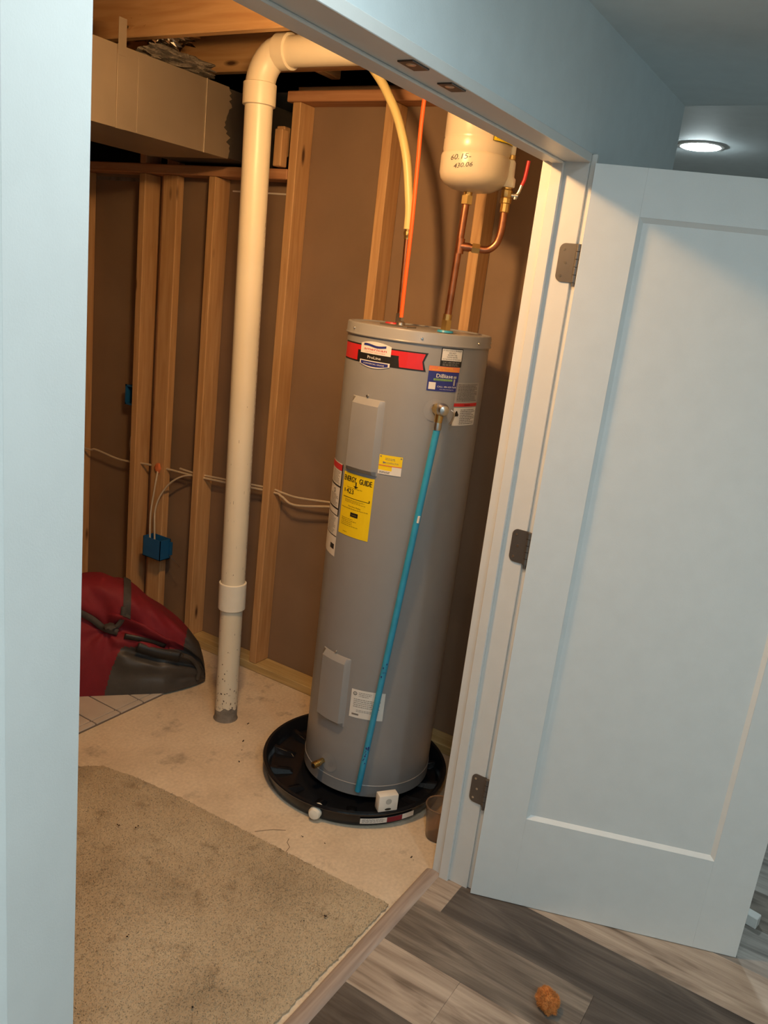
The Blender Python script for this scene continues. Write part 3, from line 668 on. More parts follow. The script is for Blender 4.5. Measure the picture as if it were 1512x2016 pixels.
for i in range(0, 1):
    ring = [(math.cos(2*PI*k/28), math.sin(2*PI*k/28)) for k in range(29)]
    TK.poly(bm, [(228.5+math.degrees(0.034/TR)*x, 1.372+0.034*y) for x, y in ring], [(228.5+math.degrees(0.015/TR)*x, 1.376+0.015*y) for x, y in ring], 0.001)
obj('valve_collar', bm, 'cover_grey', wh)
bm = bmesh.new(); TK.poly(bm, [(176+math.degrees(0.034/TR)*x, 0.123+0.034*y) for x, y in ring], [(170+math.degrees(0.010/TR)*x, 0.119+0.010*y) for x, y in ring], 0.001); obj('drain_collar', bm, 'cover_grey', wh)
dv = obj('drain_valve', merge(radial(169, 0.117, -0.004, 0.016, 0.010, 6), radial(169, 0.115, 0.014, 0.046, 0.0105, 16, 0.010)), 'brass', wh, 40)
bm = bmesh.new()
for k in range(4): radial_o = 0.022+0.006*k; tube([TK.p(169, 0.115, radial_o), TK.p(169, 0.115, radial_o+0.003)], 0.0122, 16, bm)
obj('drain_thread', bm, 'brass', dv, 40)
obj('drain_mouth', radial(169, 0.115, 0.0455, 0.0468, 0.007, 14), 'black', dv)
HX, HY, KX, KY = 0.357, 0.683, 0.313, 0.487
obj('cold_port_ring', lathe([(0.010, 1.596), (0.026, 1.596), (0.024, 1.602), (0.010, 1.603)], (KX, KY), 28), 'blue_cpvc', wh, 40)
obj('hot_port_ring', lathe([(0.010, 1.596), (0.026, 1.596), (0.024, 1.602), (0.010, 1.603)], (HX-0.02, HY+0.01), 28), 'red_plastic', wh, 40)
jp = obj('junction_plate', box((0.268, 0.600, 1.5945), (0.330, 0.700, 1.5985), 0.001), 'steel', wh)
obj('cable_clamp', lathe([(0.014, 1.598), (0.015, 1.606), (0.010, 1.610), (0.006, 1.610)], (0.310, 0.648), 16), 'steel', jp, 40)

# relief discharge tube
p0 = pv+Vector((0.0, 0.002, -0.052)); dt = thing('discharge_tube', (p0.x, p0.y, 0.045), 'long blue plastic discharge tube slanting down the front of the heater', 'pipe')
p1 = Vector(TK.p(206, 0.062, 0.014))
obj('tube', tube([p0, p0.lerp(p1, 0.5), p1], 0.0105, 16), 'blue_cpvc', dt, 40)
obj('metal_adapter', tube([pv+Vector((0, 0.002, -0.030)), p0+Vector((0, 0, 0.006)), p0+Vector((0, 0, -0.002))], [0.0118, 0.0128, 0.0118], 16), 'steel', dt, 40)
ax = (p1-p0); cdir = (cam_loc-p0.lerp(p1, 0.3)); cdir = (cdir-ax*cdir.dot(ax)/ax.length_squared).normalized(); sdir = ax.cross(cdir).normalized()
bm = bmesh.new(); q = p0.lerp(p1, 0.215)+cdir*0.0095-sdir*0.004
tube([q, q+ax.normalized()*0.022], [0.004, 0.004], 8, bm); obj('paper_tag', bm, 'lab_white', dt)
bm = bmesh.new(); rq = random.Random(4)
for t, n_ in ((0.62, 3), (0.645, 3), (0.86, 6), (0.88, 6), (0.90, 4)):
    for k in range(n_):
        q = p0.lerp(p1, t+rq.uniform(-.008, .008))+cdir*0.0101+sdir*rq.uniform(-0.006, 0.006); s = rq.uniform(0.001, 0.0026)
        tube([q, q+ax.normalized()*s*2], [s, s], 6, bm)
obj('print_specks', bm, 'lab_blue', dt)

# ================================================================== DRAIN PAN AND WHAT STANDS IN IT
PX, PY, PR = 0.287, 0.608, 0.332
pn = thing('drain_pan', (PX, PY, 0), 'round glossy black plastic drain pan under the water heater', 'drain pan')
obj('tray', lathe([(0, 0.003), (0.312, 0.003), (0.318, 0.010), (0.324, 0.050), (PR, 0.054), (PR+0.002, 0.058), (PR, 0.062), (0.322, 0.063), (0.316, 0.058), (0.300, 0.016), (0.285, 0.010), (0, 0.010)], (PX, PY), 96), 'pan', pn, 35)
for i in range(14):
    bm = bmesh.new()
    a = 2*PI*i/14+0.12; r1, r2 = 0.225, 0.304
    d = Vector((math.cos(a), math.sin(a), 0)); s = Vector((-d.y, d.x, 0)); c_ = Vector((PX, PY, 0))
    v = [c_+d*r1+s*w_*0.018+Vector((0, 0, 0.011)) for w_ in (-1, 1)]+[c_+d*r2+s*w_*0.018+Vector((0, 0, 0.011)) for w_ in (1, -1)]
    t = [c_+d*(r1+0.012)+s*w_*0.009+Vector((0, 0, 0.022)) for w_ in (-1, 1)]+[c_+d*(r2+0.006)+s*w_*0.009+Vector((0, 0, 0.034)) for w_ in (1, -1)]
    A = [bm.verts.new(x) for x in v]; B = [bm.verts.new(x) for x in t]; bm.faces.new(B)
    for k in range(4): bm.faces.new((A[k], A[(k+1) % 4], B[(k+1) % 4], B[k]))
    bmesh.ops.bevel(bm, geom=bm.edges[:], offset=0.002, segments=2, affect='EDGES')
    obj('rib', bm, 'pan', pn, 40)
PN = Cyl(PX, PY, 0.3215)
bm = PN.patch(bmesh.new(), 217.5, 252, 0.020, 0.039, 0.0045)
pl = obj('pan_label', bm, 'lab_white', pn)
obj('red_end', PN.patch(bmesh.new(), 233.5, 243.5, 0.020, 0.039, 0.0052), 'bag_red', pl)
bm = bmesh.new(); PN.lines(bm, 218.5, 232.5, 0.023, 0.037, 4, 0.0052, 0.4, 0.1, 2); obj('fine_print', bm, 'print_grey', pl)
dr = obj('drain_plug', tube([(0.0, 0.555, 0.030), (-0.020, 0.550, 0.030), (-0.022, 0.5495, 0.030), (-0.040, 0.545, 0.030), (-0.048, 0.543, 0.030), (-0.051, 0.542, 0.030)], [0.0145, 0.0145, 0.021, 0.0215, 0.017, 0.008], 20), 'pvc_white', pn, 40)
# leak alarm
al = thing('leak_alarm', (0.10, 0.355, 0.064), 'small boxy off-white water leak alarm perched on the pan rim', 'alarm')
fa = R(213); fa = R(233); mz = Matrix.Translation((PX+0.315*math.cos(fa), PY+0.315*math.sin(fa), 0.050)) @ Matrix.Rotation(fa+PI/2, 4, 'Z')
def loc_obj(nm, bm, mat, par, mm, sm=None):
    for v in bm.verts: v.co = mm @ v.co
    return obj(nm, bm, mat, par, sm)
loc_obj('case', box((-0.034, -0.013, 0.0132), (0.034, 0.020, 0.072), 0.003, 2), 'white_plastic', al, mz, 35)
bm = bmesh.new()
for rr_ in (0.003, 0.006, 0.009):
    for k in range(int(rr_*2400)):
        a = 2*PI*k/int(rr_*2400); tube([(rr_*math.cos(a), -0.0128, 0.050+rr_*math.sin(a)), (rr_*math.cos(a), -0.0136, 0.050+rr_*math.sin(a))], 0.0010, 6, bm)
loc_obj('sound_holes', bm, 'print_grey', al, mz)
bm = bmesh.new(); tube([(0, -0.012, 0.022), (0, -0.0142, 0.022)], 0.011, 18, bm)
for v in bm.verts: v.co.z = 0.022+(v.co.z-0.022)*0.35
loc_obj('test_slot', bm, 'black', al, mz)
# plastic cup beside the pan
cu_ = thing('plastic_cup', (0.165, 0.195, 0), 'smoky clear plastic cup on the concrete between pan and door frame', 'cup')
obj('wall', lathe([(0, 0.002), (0.034, 0.002), (0.036, 0.005), (0.047, 0.118), (0.0485, 0.121), (0.0455, 0.1205), (0.0345, 0.007), (0, 0.006)], (0.165, 0.195), 40), 'cup', cu_, 40)
obj('rim', lathe([(0.0475, 0.118), (0.0498, 0.120), (0.0485, 0.123), (0.0460, 0.1225)], (0.165, 0.195), 40), 'cup', cu_, 40)

# ================================================================== PVC DRAIN STACK
ps = thing('pvc_drain_stack', (0.247, 1.2, 0), 'cream PVC drain pipe rising from the floor and turning along the joists', 'pipe')
pb, pt_ = Vector((0.248, 1.199, 0.0)), Vector((0.224, 1.226, 2.262))
def on(z): t = z/2.262; return pb.lerp(pt_, t)
obj('riser_lower', tube([on(0.0), on(0.50)], 0.0425, 36), 'pvc', ps, 40)
obj('riser_upper', tube([on(0.50), on(2.27)], 0.0455, 36), 'pvc', ps, 40)
obj('coupling', tube([on(0.468), on(0.470), on(0.572), on(0.574)], [0.049, 0.0515, 0.0515, 0.0495], 40), 'pvc_white', ps, 40)
tp_ = on(2.27); ez = 2.385
el = [tp_+Vector((0, 0, -0.015)), tp_+Vector((0, 0, 0.02))]
cy_ = tp_.y-0.085
for i in range(1, 9):
    a = PI/2*i/8; el.append(Vector((tp_.x+0.02*i/8, tp_.y-0.068*(1-math.cos(a)), 2.29+(ez-2.29)*math.sin(a))))
el.append(Vector((tp_.x+0.02, tp_.y-0.090, ez)))
eb = obj('elbow', tube(el, 0.0475, 36), 'pvc', ps, 40)
obj('elbow_hub', tube([on(2.222), on(2.224), on(2.288), on(2.290)], [0.050, 0.0535, 0.0535, 0.050], 36), 'pvc', eb, 40)
hx_ = tp_.x+0.02
obj('elbow_hub', tube([(hx_, tp_.y-0.054, ez), (hx_, tp_.y-0.056, ez), (hx_, tp_.y-0.102, ez), (hx_, tp_.y-0.104, ez)], [0.050, 0.0535, 0.0535, 0.050], 36), 'pvc', eb, 40)
obj('horizontal_run', tube([(hx_, tp_.y-0.08, ez), (hx_, 0.122, ez-0.004)], 0.0455, 36), 'pvc', ps, 40)
# cement collar and grime flecks at the foot
cc = obj('cement_collar', lathe([(0.0425, 0.048), (0.0430, 0.043), (0.0436, 0.02), (0.0450, 0.004), (0.0480, 0.0005)], (0.2475, 1.1995), 40), 'cement', ps, 60)
for v in cc.data.vertices:
    if v.co.z > 0.03: v.co.z += 0.022*noise.noise(v.co*45)
bm = bmesh.new(); rg = random.Random(12); PC = None
for k in range(90):
    z = rg.choice([rg.uniform(0.05, 0.20), rg.uniform(0.05, 0.46), rg.uniform(0.05, 0.12)]); c_ = on(z); CY_ = Cyl(c_.x, c_.y, 0.0425)
    a = rg.uniform(150, 300); s = rg.uniform(0.6, 5.5); hz = rg.uniform(0.001, 0.008)
    CY_.patch(bm, a, a+s, z, z+hz, 0.0004, 2)
for k in range(70):
    z = 0.60+k*0.019; c_ = on(z); CY_ = Cyl(c_.x, c_.y, 0.0455)
    if rg.random() < 0.7: CY_.patch(bm, 289, 291, z, z+rg.uniform(0.006, 0.016), 0.0004, 2)
for k in range(16):
    z = rg.uniform(0.6, 1.3); c_ = on(z); CY_ = Cyl(c_.x, c_.y, 0.0455); a = rg.uniform(180, 290)
    CY_.patch(bm, a, a+rg.uniform(0.5, 1.5), z, z+rg.uniform(0.003, 0.012), 0.0004, 2)
obj('grime_flecks', bm, 'grime', ps)['kind'] = 'stuff'

# ================================================================== HOT LINE, ORANGE CABLE, COLD LINE, EXPANSION TANK
hl = thing('hot_water_line', (HX, HY, 1.6), 'thin dark copper riser with a yellowed plastic hose curving up to the joists', 'pipe')
obj('copper_riser', tube([(HX, HY, 1.603), (HX+0.002, HY+0.008, 1.872)], 0.0088, 16), 'copper', hl, 40)
obj('brass_nut', hexnut((HX, HY, 1.600), (HX, HY, 1.632), 0.014), 'steel', hl)
obj('brass_fitting', tube([(HX+0.002, HY+0.008, 1.862), (HX+0.002, HY+0.008, 1.872), (HX+0.002, HY+0.008, 1.874), (HX+0.002, HY+0.009, 1.885), (HX+0.002, HY+0.009, 1.887), (HX+0.002, HY+0.009, 1.912)], [0.0105, 0.0105, 0.0125, 0.0125, 0.010, 0.010], 16), 'brass', hl, 40)
obj('hose', tube(smooth_path([(0.36, 0.692, 1.892), (0.36, 0.694, 1.94), (0.36, 0.702, 1.99), (0.36, 0.727, 2.10), (0.36, 0.770, 2.205), (0.36, 0.818, 2.280), (0.36, 0.870, 2.342), (0.36, 0.95, 2.41), (0.36, 1.06, 2.47), (0.36, 1.3, 2.54)], 6), 0.0140, 18), 'pex', hl, 40)
oc = thing('orange_cable', (0.31, 0.648, 1.6), 'bright orange electrical cable running from the heater top up to the joists', 'cable')
obj('sheath', tube(smooth_path([(0.310, 0.648, 1.602), (0.310, 0.6495, 1.72), (0.310, 0.650, 1.89), (0.310, 0.655, 2.08), (0.310, 0.659, 2.20), (0.311, 0.655, 2.30), (0.315, 0.63, 2.42), (0.32, 0.58, 2.52)], 6), 0.0068, 12, flat=0.7), 'orange', oc, 40)
obj('connector', hexnut((0.310, 0.648, 1.6105), (0.310, 0.6485, 1.622), 0.010), 'steel', oc)

cl_ = thing('cold_water_line', (KX, KY, 1.6), 'copper cold water riser with tee, side branch and shutoff valve', 'pipe')
A_ = Vector((KX, KY, 1.603)); B_ = Vector((0.318, 0.477, 1.990)); tee = Vector((0.3175, 0.478, 1.853))
obj('copper_riser', tube([A_, B_], 0.0108, 18), 'copper', cl_, 40)
obj('bottom_nut', merge(hexnut(A_-Vector((0, 0, 0.002)), A_+Vector((0, 0, 0.030)), 0.0165), cyl(A_+Vector((0, 0, 0.028)), A_+Vector((0.0005, -0.001, 0.048)), 0.0135, 18)), 'brass', cl_)
obj('tee', merge(cyl(tee-Vector((0, 0, 0.022)), tee+Vector((0, 0, 0.022)), 0.0128, 18), cyl(tee, tee+Vector((0.0135, -0.0273, -0.001)), 0.0128, 18)), 'copper', cl_, 40)
obj('union_nut', merge(hexnut(tee+Vector((0.0165, -0.033, -0.001)), tee+Vector((0.0265, -0.054, -0.002)), 0.0155)), 'brass', cl_)
obj('branch', tube(smooth_path([tee+Vector((0.012, -0.026, -0.001)), (0.348, 0.416, 1.850), (0.3565, 0.398, 1.854), (0.3630, 0.383, 1.870), (0.3655, 0.3765, 1.890), (0.3665, 0.3735, 1.918), (0.3665, 0.373, 1.95), (0.3665, 0.373, 1.978)], 6), 0.0108, 18), 'copper', cl_, 40)
vx, vy = 0.3665, 0.373
vb = obj('shutoff_valve', merge(lathe([(0.0112, 1.960), (0.0135, 1.962), (0.0135, 1.985), (0.0165, 1.987), (0.0165, 2.000), (0.0145, 2.002), (0.0165, 2.006), (0.0165, 2.022), (0.0140, 2.026), (0.0140, 2.036), (0, 2.036)], (vx, vy), 10)), 'brass', cl_, 30)
dvh = Vector((0.35, -0.93, 0)).normalized(); st0 = Vector((vx, vy, 2.010))
obj('valve_stem', merge(cyl(st0, st0+dvh*0.034, 0.0065, 14), cyl(st0+dvh*0.026+Vector((0, 0, -0.010)), st0+dvh*0.026+Vector((0, 0, 0.004)), 0.006, 12)), 'steel', vb, 40)
obj('handle_arm', tube(smooth_path([st0+dvh*0.026, st0+dvh*0.034+Vector((0, 0, 0.010)), st0+dvh*0.040+Vector((0, 0, 0.032))], 4), 0.0045, 8), 'steel', vb, 40)
obj('red_handle', tube(smooth_path([st0+dvh*0.040+Vector((0, 0, 0.030)), st0+dvh*0.046+Vector((0, 0, 0.050)), st0+dvh*0.050+Vector((0, 0, 0.098))], 4), 0.0055, 10), 'red_plastic', vb, 40)
obj('plastic_adapter', lathe([(0.010, 2.030), (0.0195, 2.031), (0.0205, 2.036), (0.0200, 2.054), (0.0150, 2.060), (0.0140, 2.098), (0.0110, 2.104), (0.0, 2.104)], (vx, vy), 28), 'pvc_white', cl_, 40)
obj('crimp_ring', lathe([(0.0095, 2.106), (0.0110, 2.107), (0.0110, 2.118), (0.0095, 2.119)], (vx, vy), 24), 'brass', cl_, 40)
obj('hose', tube([(vx, vy, 2.098), (vx, vy, 2.30), (vx, vy, 2.60)], 0.0092, 16), 'pvc_white', cl_, 40)

EX, EY, ER = 0.3205, 0.466, 0.1010
et = thing('expansion_tank', (EX, EY, 2.0), 'cream expansion tank mounted above the heater on the copper line', 'expansion tank')
obj('shell', lathe([(0.0, 2.006), (0.030, 2.007), (0.060, 2.012), (0.084, 2.024), (0.096, 2.037), (0.1010, 2.052), (0.1018, 2.098), (0.1000, 2.104), (0.0965, 2.107), (0.0975, 2.112), (0.0985, 2.118), (0.0985, 2.142), (0.0970, 2.146), (0.0985, 2.150), (0.0985, 2.250), (0.094, 2.285), (0.075, 2.310), (0.04, 2.321), (0.0, 2.324)], (EX, EY), 72), 'white_tank', et, 60)
obj('neck', merge(hexnut((0.318, 0.476, 1.972), (0.318, 0.476, 1.996), 0.0175), cyl((0.318, 0.476, 1.994), (0.3185, 0.475, 2.012), 0.0130, 18)), 'brass', et)
EC = Cyl(EX, EY, 0.1012)
bm = bmesh.new()
EC.text(bm, '60.15-', 181, 2.088, 0.0150, 0.0008, 36, 0.18, 0.10); EC.text(bm, '430.06', 187, 2.066, 0.0130, 0.0008, 32, 0.18, 0.14); obj('handwriting', bm, 'black', et)
E2_ = Cyl(EX, EY, 0.0992)
wl = obj('yellow_label', E2_.patch(bmesh.new(), 231, 285, 2.138, 2.195, 0.0022), 'lab_yellow', et)
bm = bmesh.new(); E2_.text(bm, 'WARNING', 257, 2.151, 0.013, 0.0028, 42)
E2_.patch(bm, 231, 285, 2.138, 2.1395, 0.0028); E2_.patch(bm, 231, 232, 2.138, 2.195, 0.0028); E2_.lines(bm, 234, 283, 2.163, 2.191, 5, 0.0028, 0.4, 0.2, 5); obj('black_print', bm, 'black', wl)

# ================================================================== DUCT
du = thing('supply_duct', (-0.6, 1.8, 2.1), 'rectangular sheet metal duct hung under the joists at the left', 'duct')
DY0, DY1, DZ0, DZ1 = 1.600, 2.02, 2.103, 2.347
bm = box((-2.5, DY0+0.004, DZ0+0.004), (1.2, DY1-0.004, DZ1-0.004)); obj('inner_duct', bm, 'duct_dark', du)
# outer wrap, torn at its right end
bm = bmesh.new(); n = 26; rt = random.Random(5)
ends = [0.492+0.012*rt.uniform(-1, 1)-(0.018 if 8 < i < 16 else 0) for i in range(n+1)]
L0 = -2.5
fr = [[bm.verts.new((L0, DY0, DZ0+(DZ1-DZ0)*i/n)), bm.verts.new((ends[i], DY0, DZ0+(DZ1-DZ0)*i/n))] for i in range(n+1)]
for i in range(n): bm.faces.new((fr[i][0], fr[i][1], fr[i+1][1], fr[i+1][0]))
b0 = [bm.verts.new((L0, DY1, DZ0)), bm.verts.new((0.50, DY1, DZ0))]; b1 = [bm.verts.new((L0, DY1, DZ1)), bm.verts.new((0.50, DY1, DZ1))]
bm.faces.new((fr[0][0], fr[0][1], b0[1], b0[0])); bm.faces.new((fr[n][0], fr[n][1], b1[1], b1[0])); bm.faces.new((b0[0], b0[1], b1[1], b1[0]))
obj('duct_skin', bm, 'duct', du)
for x in (-0.036, 0.362, -0.44, -0.84):
    wd = 0.034 if x < 0.1 else 0.004
    obj('seam_cleat', box((x, DY0-0.005, DZ0-0.002), (x+wd, DY0+0.001, DZ1+0.002), 0.001), 'duct', du)
obj('hanger_strap', box((-0.036, DY0-0.0065, DZ1-0.03), (-0.004, DY0-0.005, 2.425), 0.0003), 'duct', du)
obj('seam_edge', box((0.052, DY0-0.0025, DZ0), (0.055, DY0+0.001, DZ1), 0.0005), 'duct', du)
# crumpled foil and insulation on top of the duct
def blob(ctr, rad, amp, fr_, sub=4, seed=0):
    bm = bmesh.new(); bmesh.ops.create_icosphere(bm, subdivisions=sub, radius=1.0)
    for v in bm.verts:
        k = 1+amp*noise.noise(v.co*fr_+Vector((seed, seed, seed)))
        v.co = Vector((ctr[0]+v.co.x*rad[0]*k, ctr[1]+v.co.y*rad[1]*k, ctr[2]+v.co.z*rad[2]*k))
    return bm
tag(obj('crumpled_foil', blob((0.25, 1.72, 2.465), (0.10, 0.085, 0.040), 0.9, 3.5, 4, 3), 'foil'), 'crumpled shiny foil wrap stuffed between joist and duct', 'foil')
tag(obj('insulation_wad', blob((0.31, 1.69, 2.388), (0.15, 0.075, 0.028), 0.5, 3.0, 4, 9), 'insul'), 'grey wad of insulation lying on top of the duct', 'insulation')

# ================================================================== WIRING ON THE STUD WALL
nc = thing('white_cable', (0.66, 2.0, 0.79), 'pair of cream electrical cables threaded through the studs', 'cable', None)
obj('run', tube(smooth_path([(0.655, 3.3, 0.83), (0.655, 2.62, 0.772), (0.655, 2.50, 0.779), (0.655, 2.36, 0.767), (0.655, 2.28, 0.768), (0.655, 2.1, 0.785), (0.655, 1.8, 0.795), (0.655, 1.4, 0.822), (0.650, 1.33, 0.818), (0.640, 1.25, 0.800), (0.640, 1.06, 0.838), (0.65, 0.98, 0.84), (0.655, 0.6, 0.85)], 6), 0.0050, 10), 'nm', nc, 40)
obj('run', tube(smooth_path([(0.66, 1.93, 0.806), (0.66, 1.80, 0.806), (0.66, 1.42, 0.833), (0.655, 1.33, 0.832), (0.650, 1.24, 0.832), (0.650, 1.06, 0.853), (0.66, 0.98, 0.855), (0.66, 0.6, 0.862)], 6), 0.0045, 10), 'nm', nc, 40)
obj('run', tube(smooth_path([(0.66, 2.24, 0.775), (0.67, 2.262, 0.80), (0.675, 2.278, 0.86), (0.68, 2.262, 0.93), (0.685, 2.245, 1.03)], 6), 0.0042, 10), 'nm', nc, 40)
b1 = thing('electrical_box', (0.60, 2.0, 0.365), 'blue plastic electrical box low on the flat stud above the duffel bag', 'junction box')
bm = bmesh.new(); a, c, t = (0.575, 1.945, 0.372), (0.6395, 2.058, 0.468), 0.003
bx(bm, a, (c[0], c[1], a[2]+t)); bx(bm, a, (a[0]+t, c[1], c[2])); bx(bm, (c[0]-t, a[1], a[2]), c); bx(bm, a, (c[0], a[1]+t, c[2])); bx(bm, (a[0], c[1]-t, a[2]), c)
obj('body', bm, 'blue_box', b1)
obj('back_flange', box((0.628, 1.930, 0.392), (0.6395, 1.9445, 0.455), 0.001), 'blue_box', b1)
obj('nail', tube([(0.632, 1.944, 0.392), (0.618, 1.86, 0.358)], 0.0018, 8), 'steel', b1)
c1 = thing('box_feed_cable', (0.61, 2.02, 0.45), 'looped pale cables dropping from the orange plug into the blue box', 'cable')
obj('drop', tube(smooth_path([(0.636, 2.045, 0.775), (0.624, 2.040, 0.74), (0.618, 2.046, 0.67), (0.61, 2.052, 0.58), (0.607, 2.050, 0.50), (0.607, 2.045, 0.42)], 6), 0.0042, 10), 'nm', c1, 40)
obj('drop', tube(smooth_path([(0.66, 1.82, 0.795), (0.645, 1.88, 0.785), (0.63, 1.945, 0.745), (0.620, 2.0, 0.675), (0.612, 2.025, 0.60), (0.606, 2.02, 0.52), (0.606, 2.012, 0.42)], 6), 0.0042, 10), 'nm', c1, 40)
tag(obj('orange_sealant_plug', blob((0.638, 2.046, 0.786), (0.012, 0.018, 0.024), 0.5, 2.0, 2, 1), 'lab_orange', None, 60), 'small orange foam plug where the cable enters the flat stud', 'foam plug')
b2 = thing('electrical_box', (0.68, 2.25, 1.04), 'dark blue electrical box higher up, half hidden behind the far stud', 'junction box')
bm = bmesh.new(); a, c = (0.645, 2.222, 1.045), (0.706, 2.285, 1.132)
bx(bm, a, (c[0], c[1], a[2]+t)); bx(bm, (c[0]-t, a[1], a[2]), c); bx(bm, a, (c[0], a[1]+t, c[2])); bx(bm, (a[0], c[1]-t, a[2]), c); bx(bm, (a[0], a[1], c[2]-t), c)
obj('body', bm, 'blue_box', b2)
obj('rim', merge(box((0.642, 2.219, 1.042), (0.646, 2.288, 1.050)), box((0.642, 2.219, 1.127), (0.646, 2.288, 1.135)), box((0.642, 2.281, 1.042), (0.646, 2.288, 1.135))), 'blue_box', b2)

# ================================================================== DUFFEL BAG
bgo = thing('duffel_bag', (0.1, 1.75, 0.01), 'slumped dark red and grey duffel bag in the corner behind the drain pipe', 'bag')
be = Vector((0.757, -0.653, 0)); bn = Vector((-0.653, -0.757, 0)); bP = Vector((-0.044, 1.712, 0))+(-bn)*0.145
TOPS = [(-0.75, 0.18), (-0.60, 0.36), (-0.30, 0.44), (-0.05, 0.455), (0.07, 0.455), (0.17, 0.425), (0.273, 0.352), (0.36, 0.278), (0.43, 0.205), (0.475, 0.145), (0.495, 0.08), (0.502, 0.03)]
def topz(u):
    for i in range(len(TOPS)-1):
        if TOPS[i][0] <= u <= TOPS[i+1][0]:
            t = (u-TOPS[i][0])/(TOPS[i+1][0]-TOPS[i][0]); return TOPS[i][1]+(TOPS[i+1][1]-TOPS[i][1])*t
    return 0.05
def bag_pt(u, phi, off=0.0):
    """phi 0 = front foot, 90 = top, 180 = back foot"""
    tz = topz(u); a = R(phi)
    hw = 0.150*min(1.0, max(0.12, (0.525-u)/0.20))**0.5
    hw *= min(1.0, max(0.15, (u+0.80)/0.2))
    x_ = math.copysign(abs(math.cos(a))**0.62, math.cos(a))*hw; z_ = abs(math.sin(a))**0.70*tz
    k = max(0.0, math.sin(a))**0.5
    wr_ = noise.noise(Vector((u*6, phi/38, 1.3)))*0.022+noise.noise(Vector((u*15+phi/60, phi/20, 5.1)))*0.012
    # folds pulled towards the gathered handles
    du_, dp_ = (u-0.10)/0.16, (phi-32)/26.0; dd_ = math.hypot(du_, dp_); th_ = math.atan2(dp_, du_)
    wr_ += 0.016*math.sin(6*th_+1.3)*math.exp(-dd_*0.75)*min(1.0, dd_*1.6)-0.030*math.exp(-dd_*dd_*1.2)
    if phi < 90 and u < 0.34: wr_ -= 0.016*math.exp(-((phi-33)/7.0)**2)
    # slack horizontal wrinkles in the grey panel
    if phi < 45 and u > 0.10:
        g_ = min(1.0, (u-0.10)/0.06)*min(1.0, phi/6.0)
        wr_ += g_*(0.020*math.sin(phi*0.42+9*u+1.5*math.sin(11*u))+0.018*noise.noise(Vector((u*11, phi/5, 8.8))))
    wr_ *= min(1.0, max(0.25, (0.52-u)/0.12))
    x_ += wr_*(1 if x_ >= 0 else -1)*k*1.1+off*math.cos(a); z_ += wr_*0.7*k*(0.4+0.6*min(1, tz/0.3))+off*math.sin(a)
    q = bP+be*u+bn*x_; return Vector((q.x, q.y, 0.011+max(0.0, z_)))
def bag_patch(us, phis, off, mat, nm, par, thick=0.0, sel=None):
    bm = bmesh.new(); g = [[bm.verts.new(bag_pt(u, p, off)) for p in phis] for u in us]
    for i in range(len(us)-1):
        for j in range(len(phis)-1):
            if sel is None or sel((us[i]+us[i+1])/2, (phis[j]+phis[j+1])/2): bm.faces.new((g[i][j], g[i+1][j], g[i+1][j+1], g[i][j+1]))
    bmesh.ops.delete(bm, geom=[v for v in bm.verts if not v.link_faces], context='VERTS')
    return obj(nm, bm, mat, par, 60)
lin = lambda a, b, n: [a+(b-a)*i/n for i in range(n+1)]
UB = lin(-0.75, 0.502, 260); PH = lin(0, 180, 180)
def is_grey(u, p):
    edge = 0.098+0.060*min(1.0, p/22.0)
    top = 21+6*(u-0.157)/0.12 if u < 0.277 else (27+11*(u-0.277)/0.122 if u < 0.399 else 38+(u-0.399)*2600)
    return u > edge and p < top
bag_patch(UB, PH, 0.0, 'bag_red', 'body', bgo, sel=lambda u, p: not is_grey(u, p))
bag_patch(UB, PH, 0.0, 'bag_grey', 'grey_panel', bgo, sel=is_grey)
for uc, wd in ((-0.045, 0.026), (0.172, 0.018)):
    bag_patch(lin(uc-wd/2*1.6, uc+wd/2*1.6, 4), lin(43, 150, 60), 0.006, 'bag_strap', 'strap', bgo)
# carrying handles gathered on the front, zip flap
def ribbon(path, wdt, nm, mat):
    bm = bmesh.new(); pts = smooth_path(path, 6); L = []
    for i, p in enumerate(pts):
        t = (pts[min(i+1, len(pts)-1)]-pts[max(i-1, 0)]).normalized(); s = t.cross(bn).normalized()
        L.append((bm.verts.new(p+s*wdt/2), bm.verts.new(p-s*wdt/2)))
    for i in range(len(L)-1): bm.faces.new((L[i][0], L[i+1][0], L[i+1][1], L[i][1]))
    o = obj(nm, bm, mat, bgo, 60); md = o.modifiers.new('t', 'SOLIDIFY'); md.thickness = 0.004; return o
ribbon([bag_pt(-0.06, 48, 0.010), bag_pt(-0.01, 44, 0.012), bag_pt(0.04, 39, 0.016), bag_pt(0.075, 34, 0.022), bag_pt(0.10, 32, 0.026), bag_pt(0.14, 31, 0.022)], 0.026, 'handle', 'bag_strap')
ribbon([bag_pt(0.160, 52, 0.010), bag_pt(0.158, 45, 0.013), bag_pt(0.150, 39, 0.016), bag_pt(0.125, 33, 0.022)], 0.020, 'handle', 'bag_strap')
ribbon([bag_pt(0.165, 29, 0.012), bag_pt(0.24, 31, 0.010), bag_pt(0.325, 34.5, 0.010)], 0.022, 'zip_flap', 'black')
ribbon([bag_pt(0.215, 24, 0.012), bag_pt(0.30, 24.5, 0.010), bag_pt(0.385, 27, 0.010)], 0.040, 'dark_flap', 'black')
obj('grab_grip', blob(tuple(bag_pt(0.11, 34, 0.022)), (0.026, 0.026, 0.014), 0.4, 2, 3, 2), 'bag_strap', bgo, 60)
bm = bmesh.new()   # turned-up grey end flap
tube(smooth_path([bag_pt(0.395, 30, 0.002), bag_pt(0.43, 30, 0.006), bag_pt(0.458, 24, 0.006), bag_pt(0.470, 14, 0.005), bag_pt(0.465, 4, 0.003)], 5), 0.010, 10, bm); obj('end_roll', bm, 'bag_grey', bgo, 60)

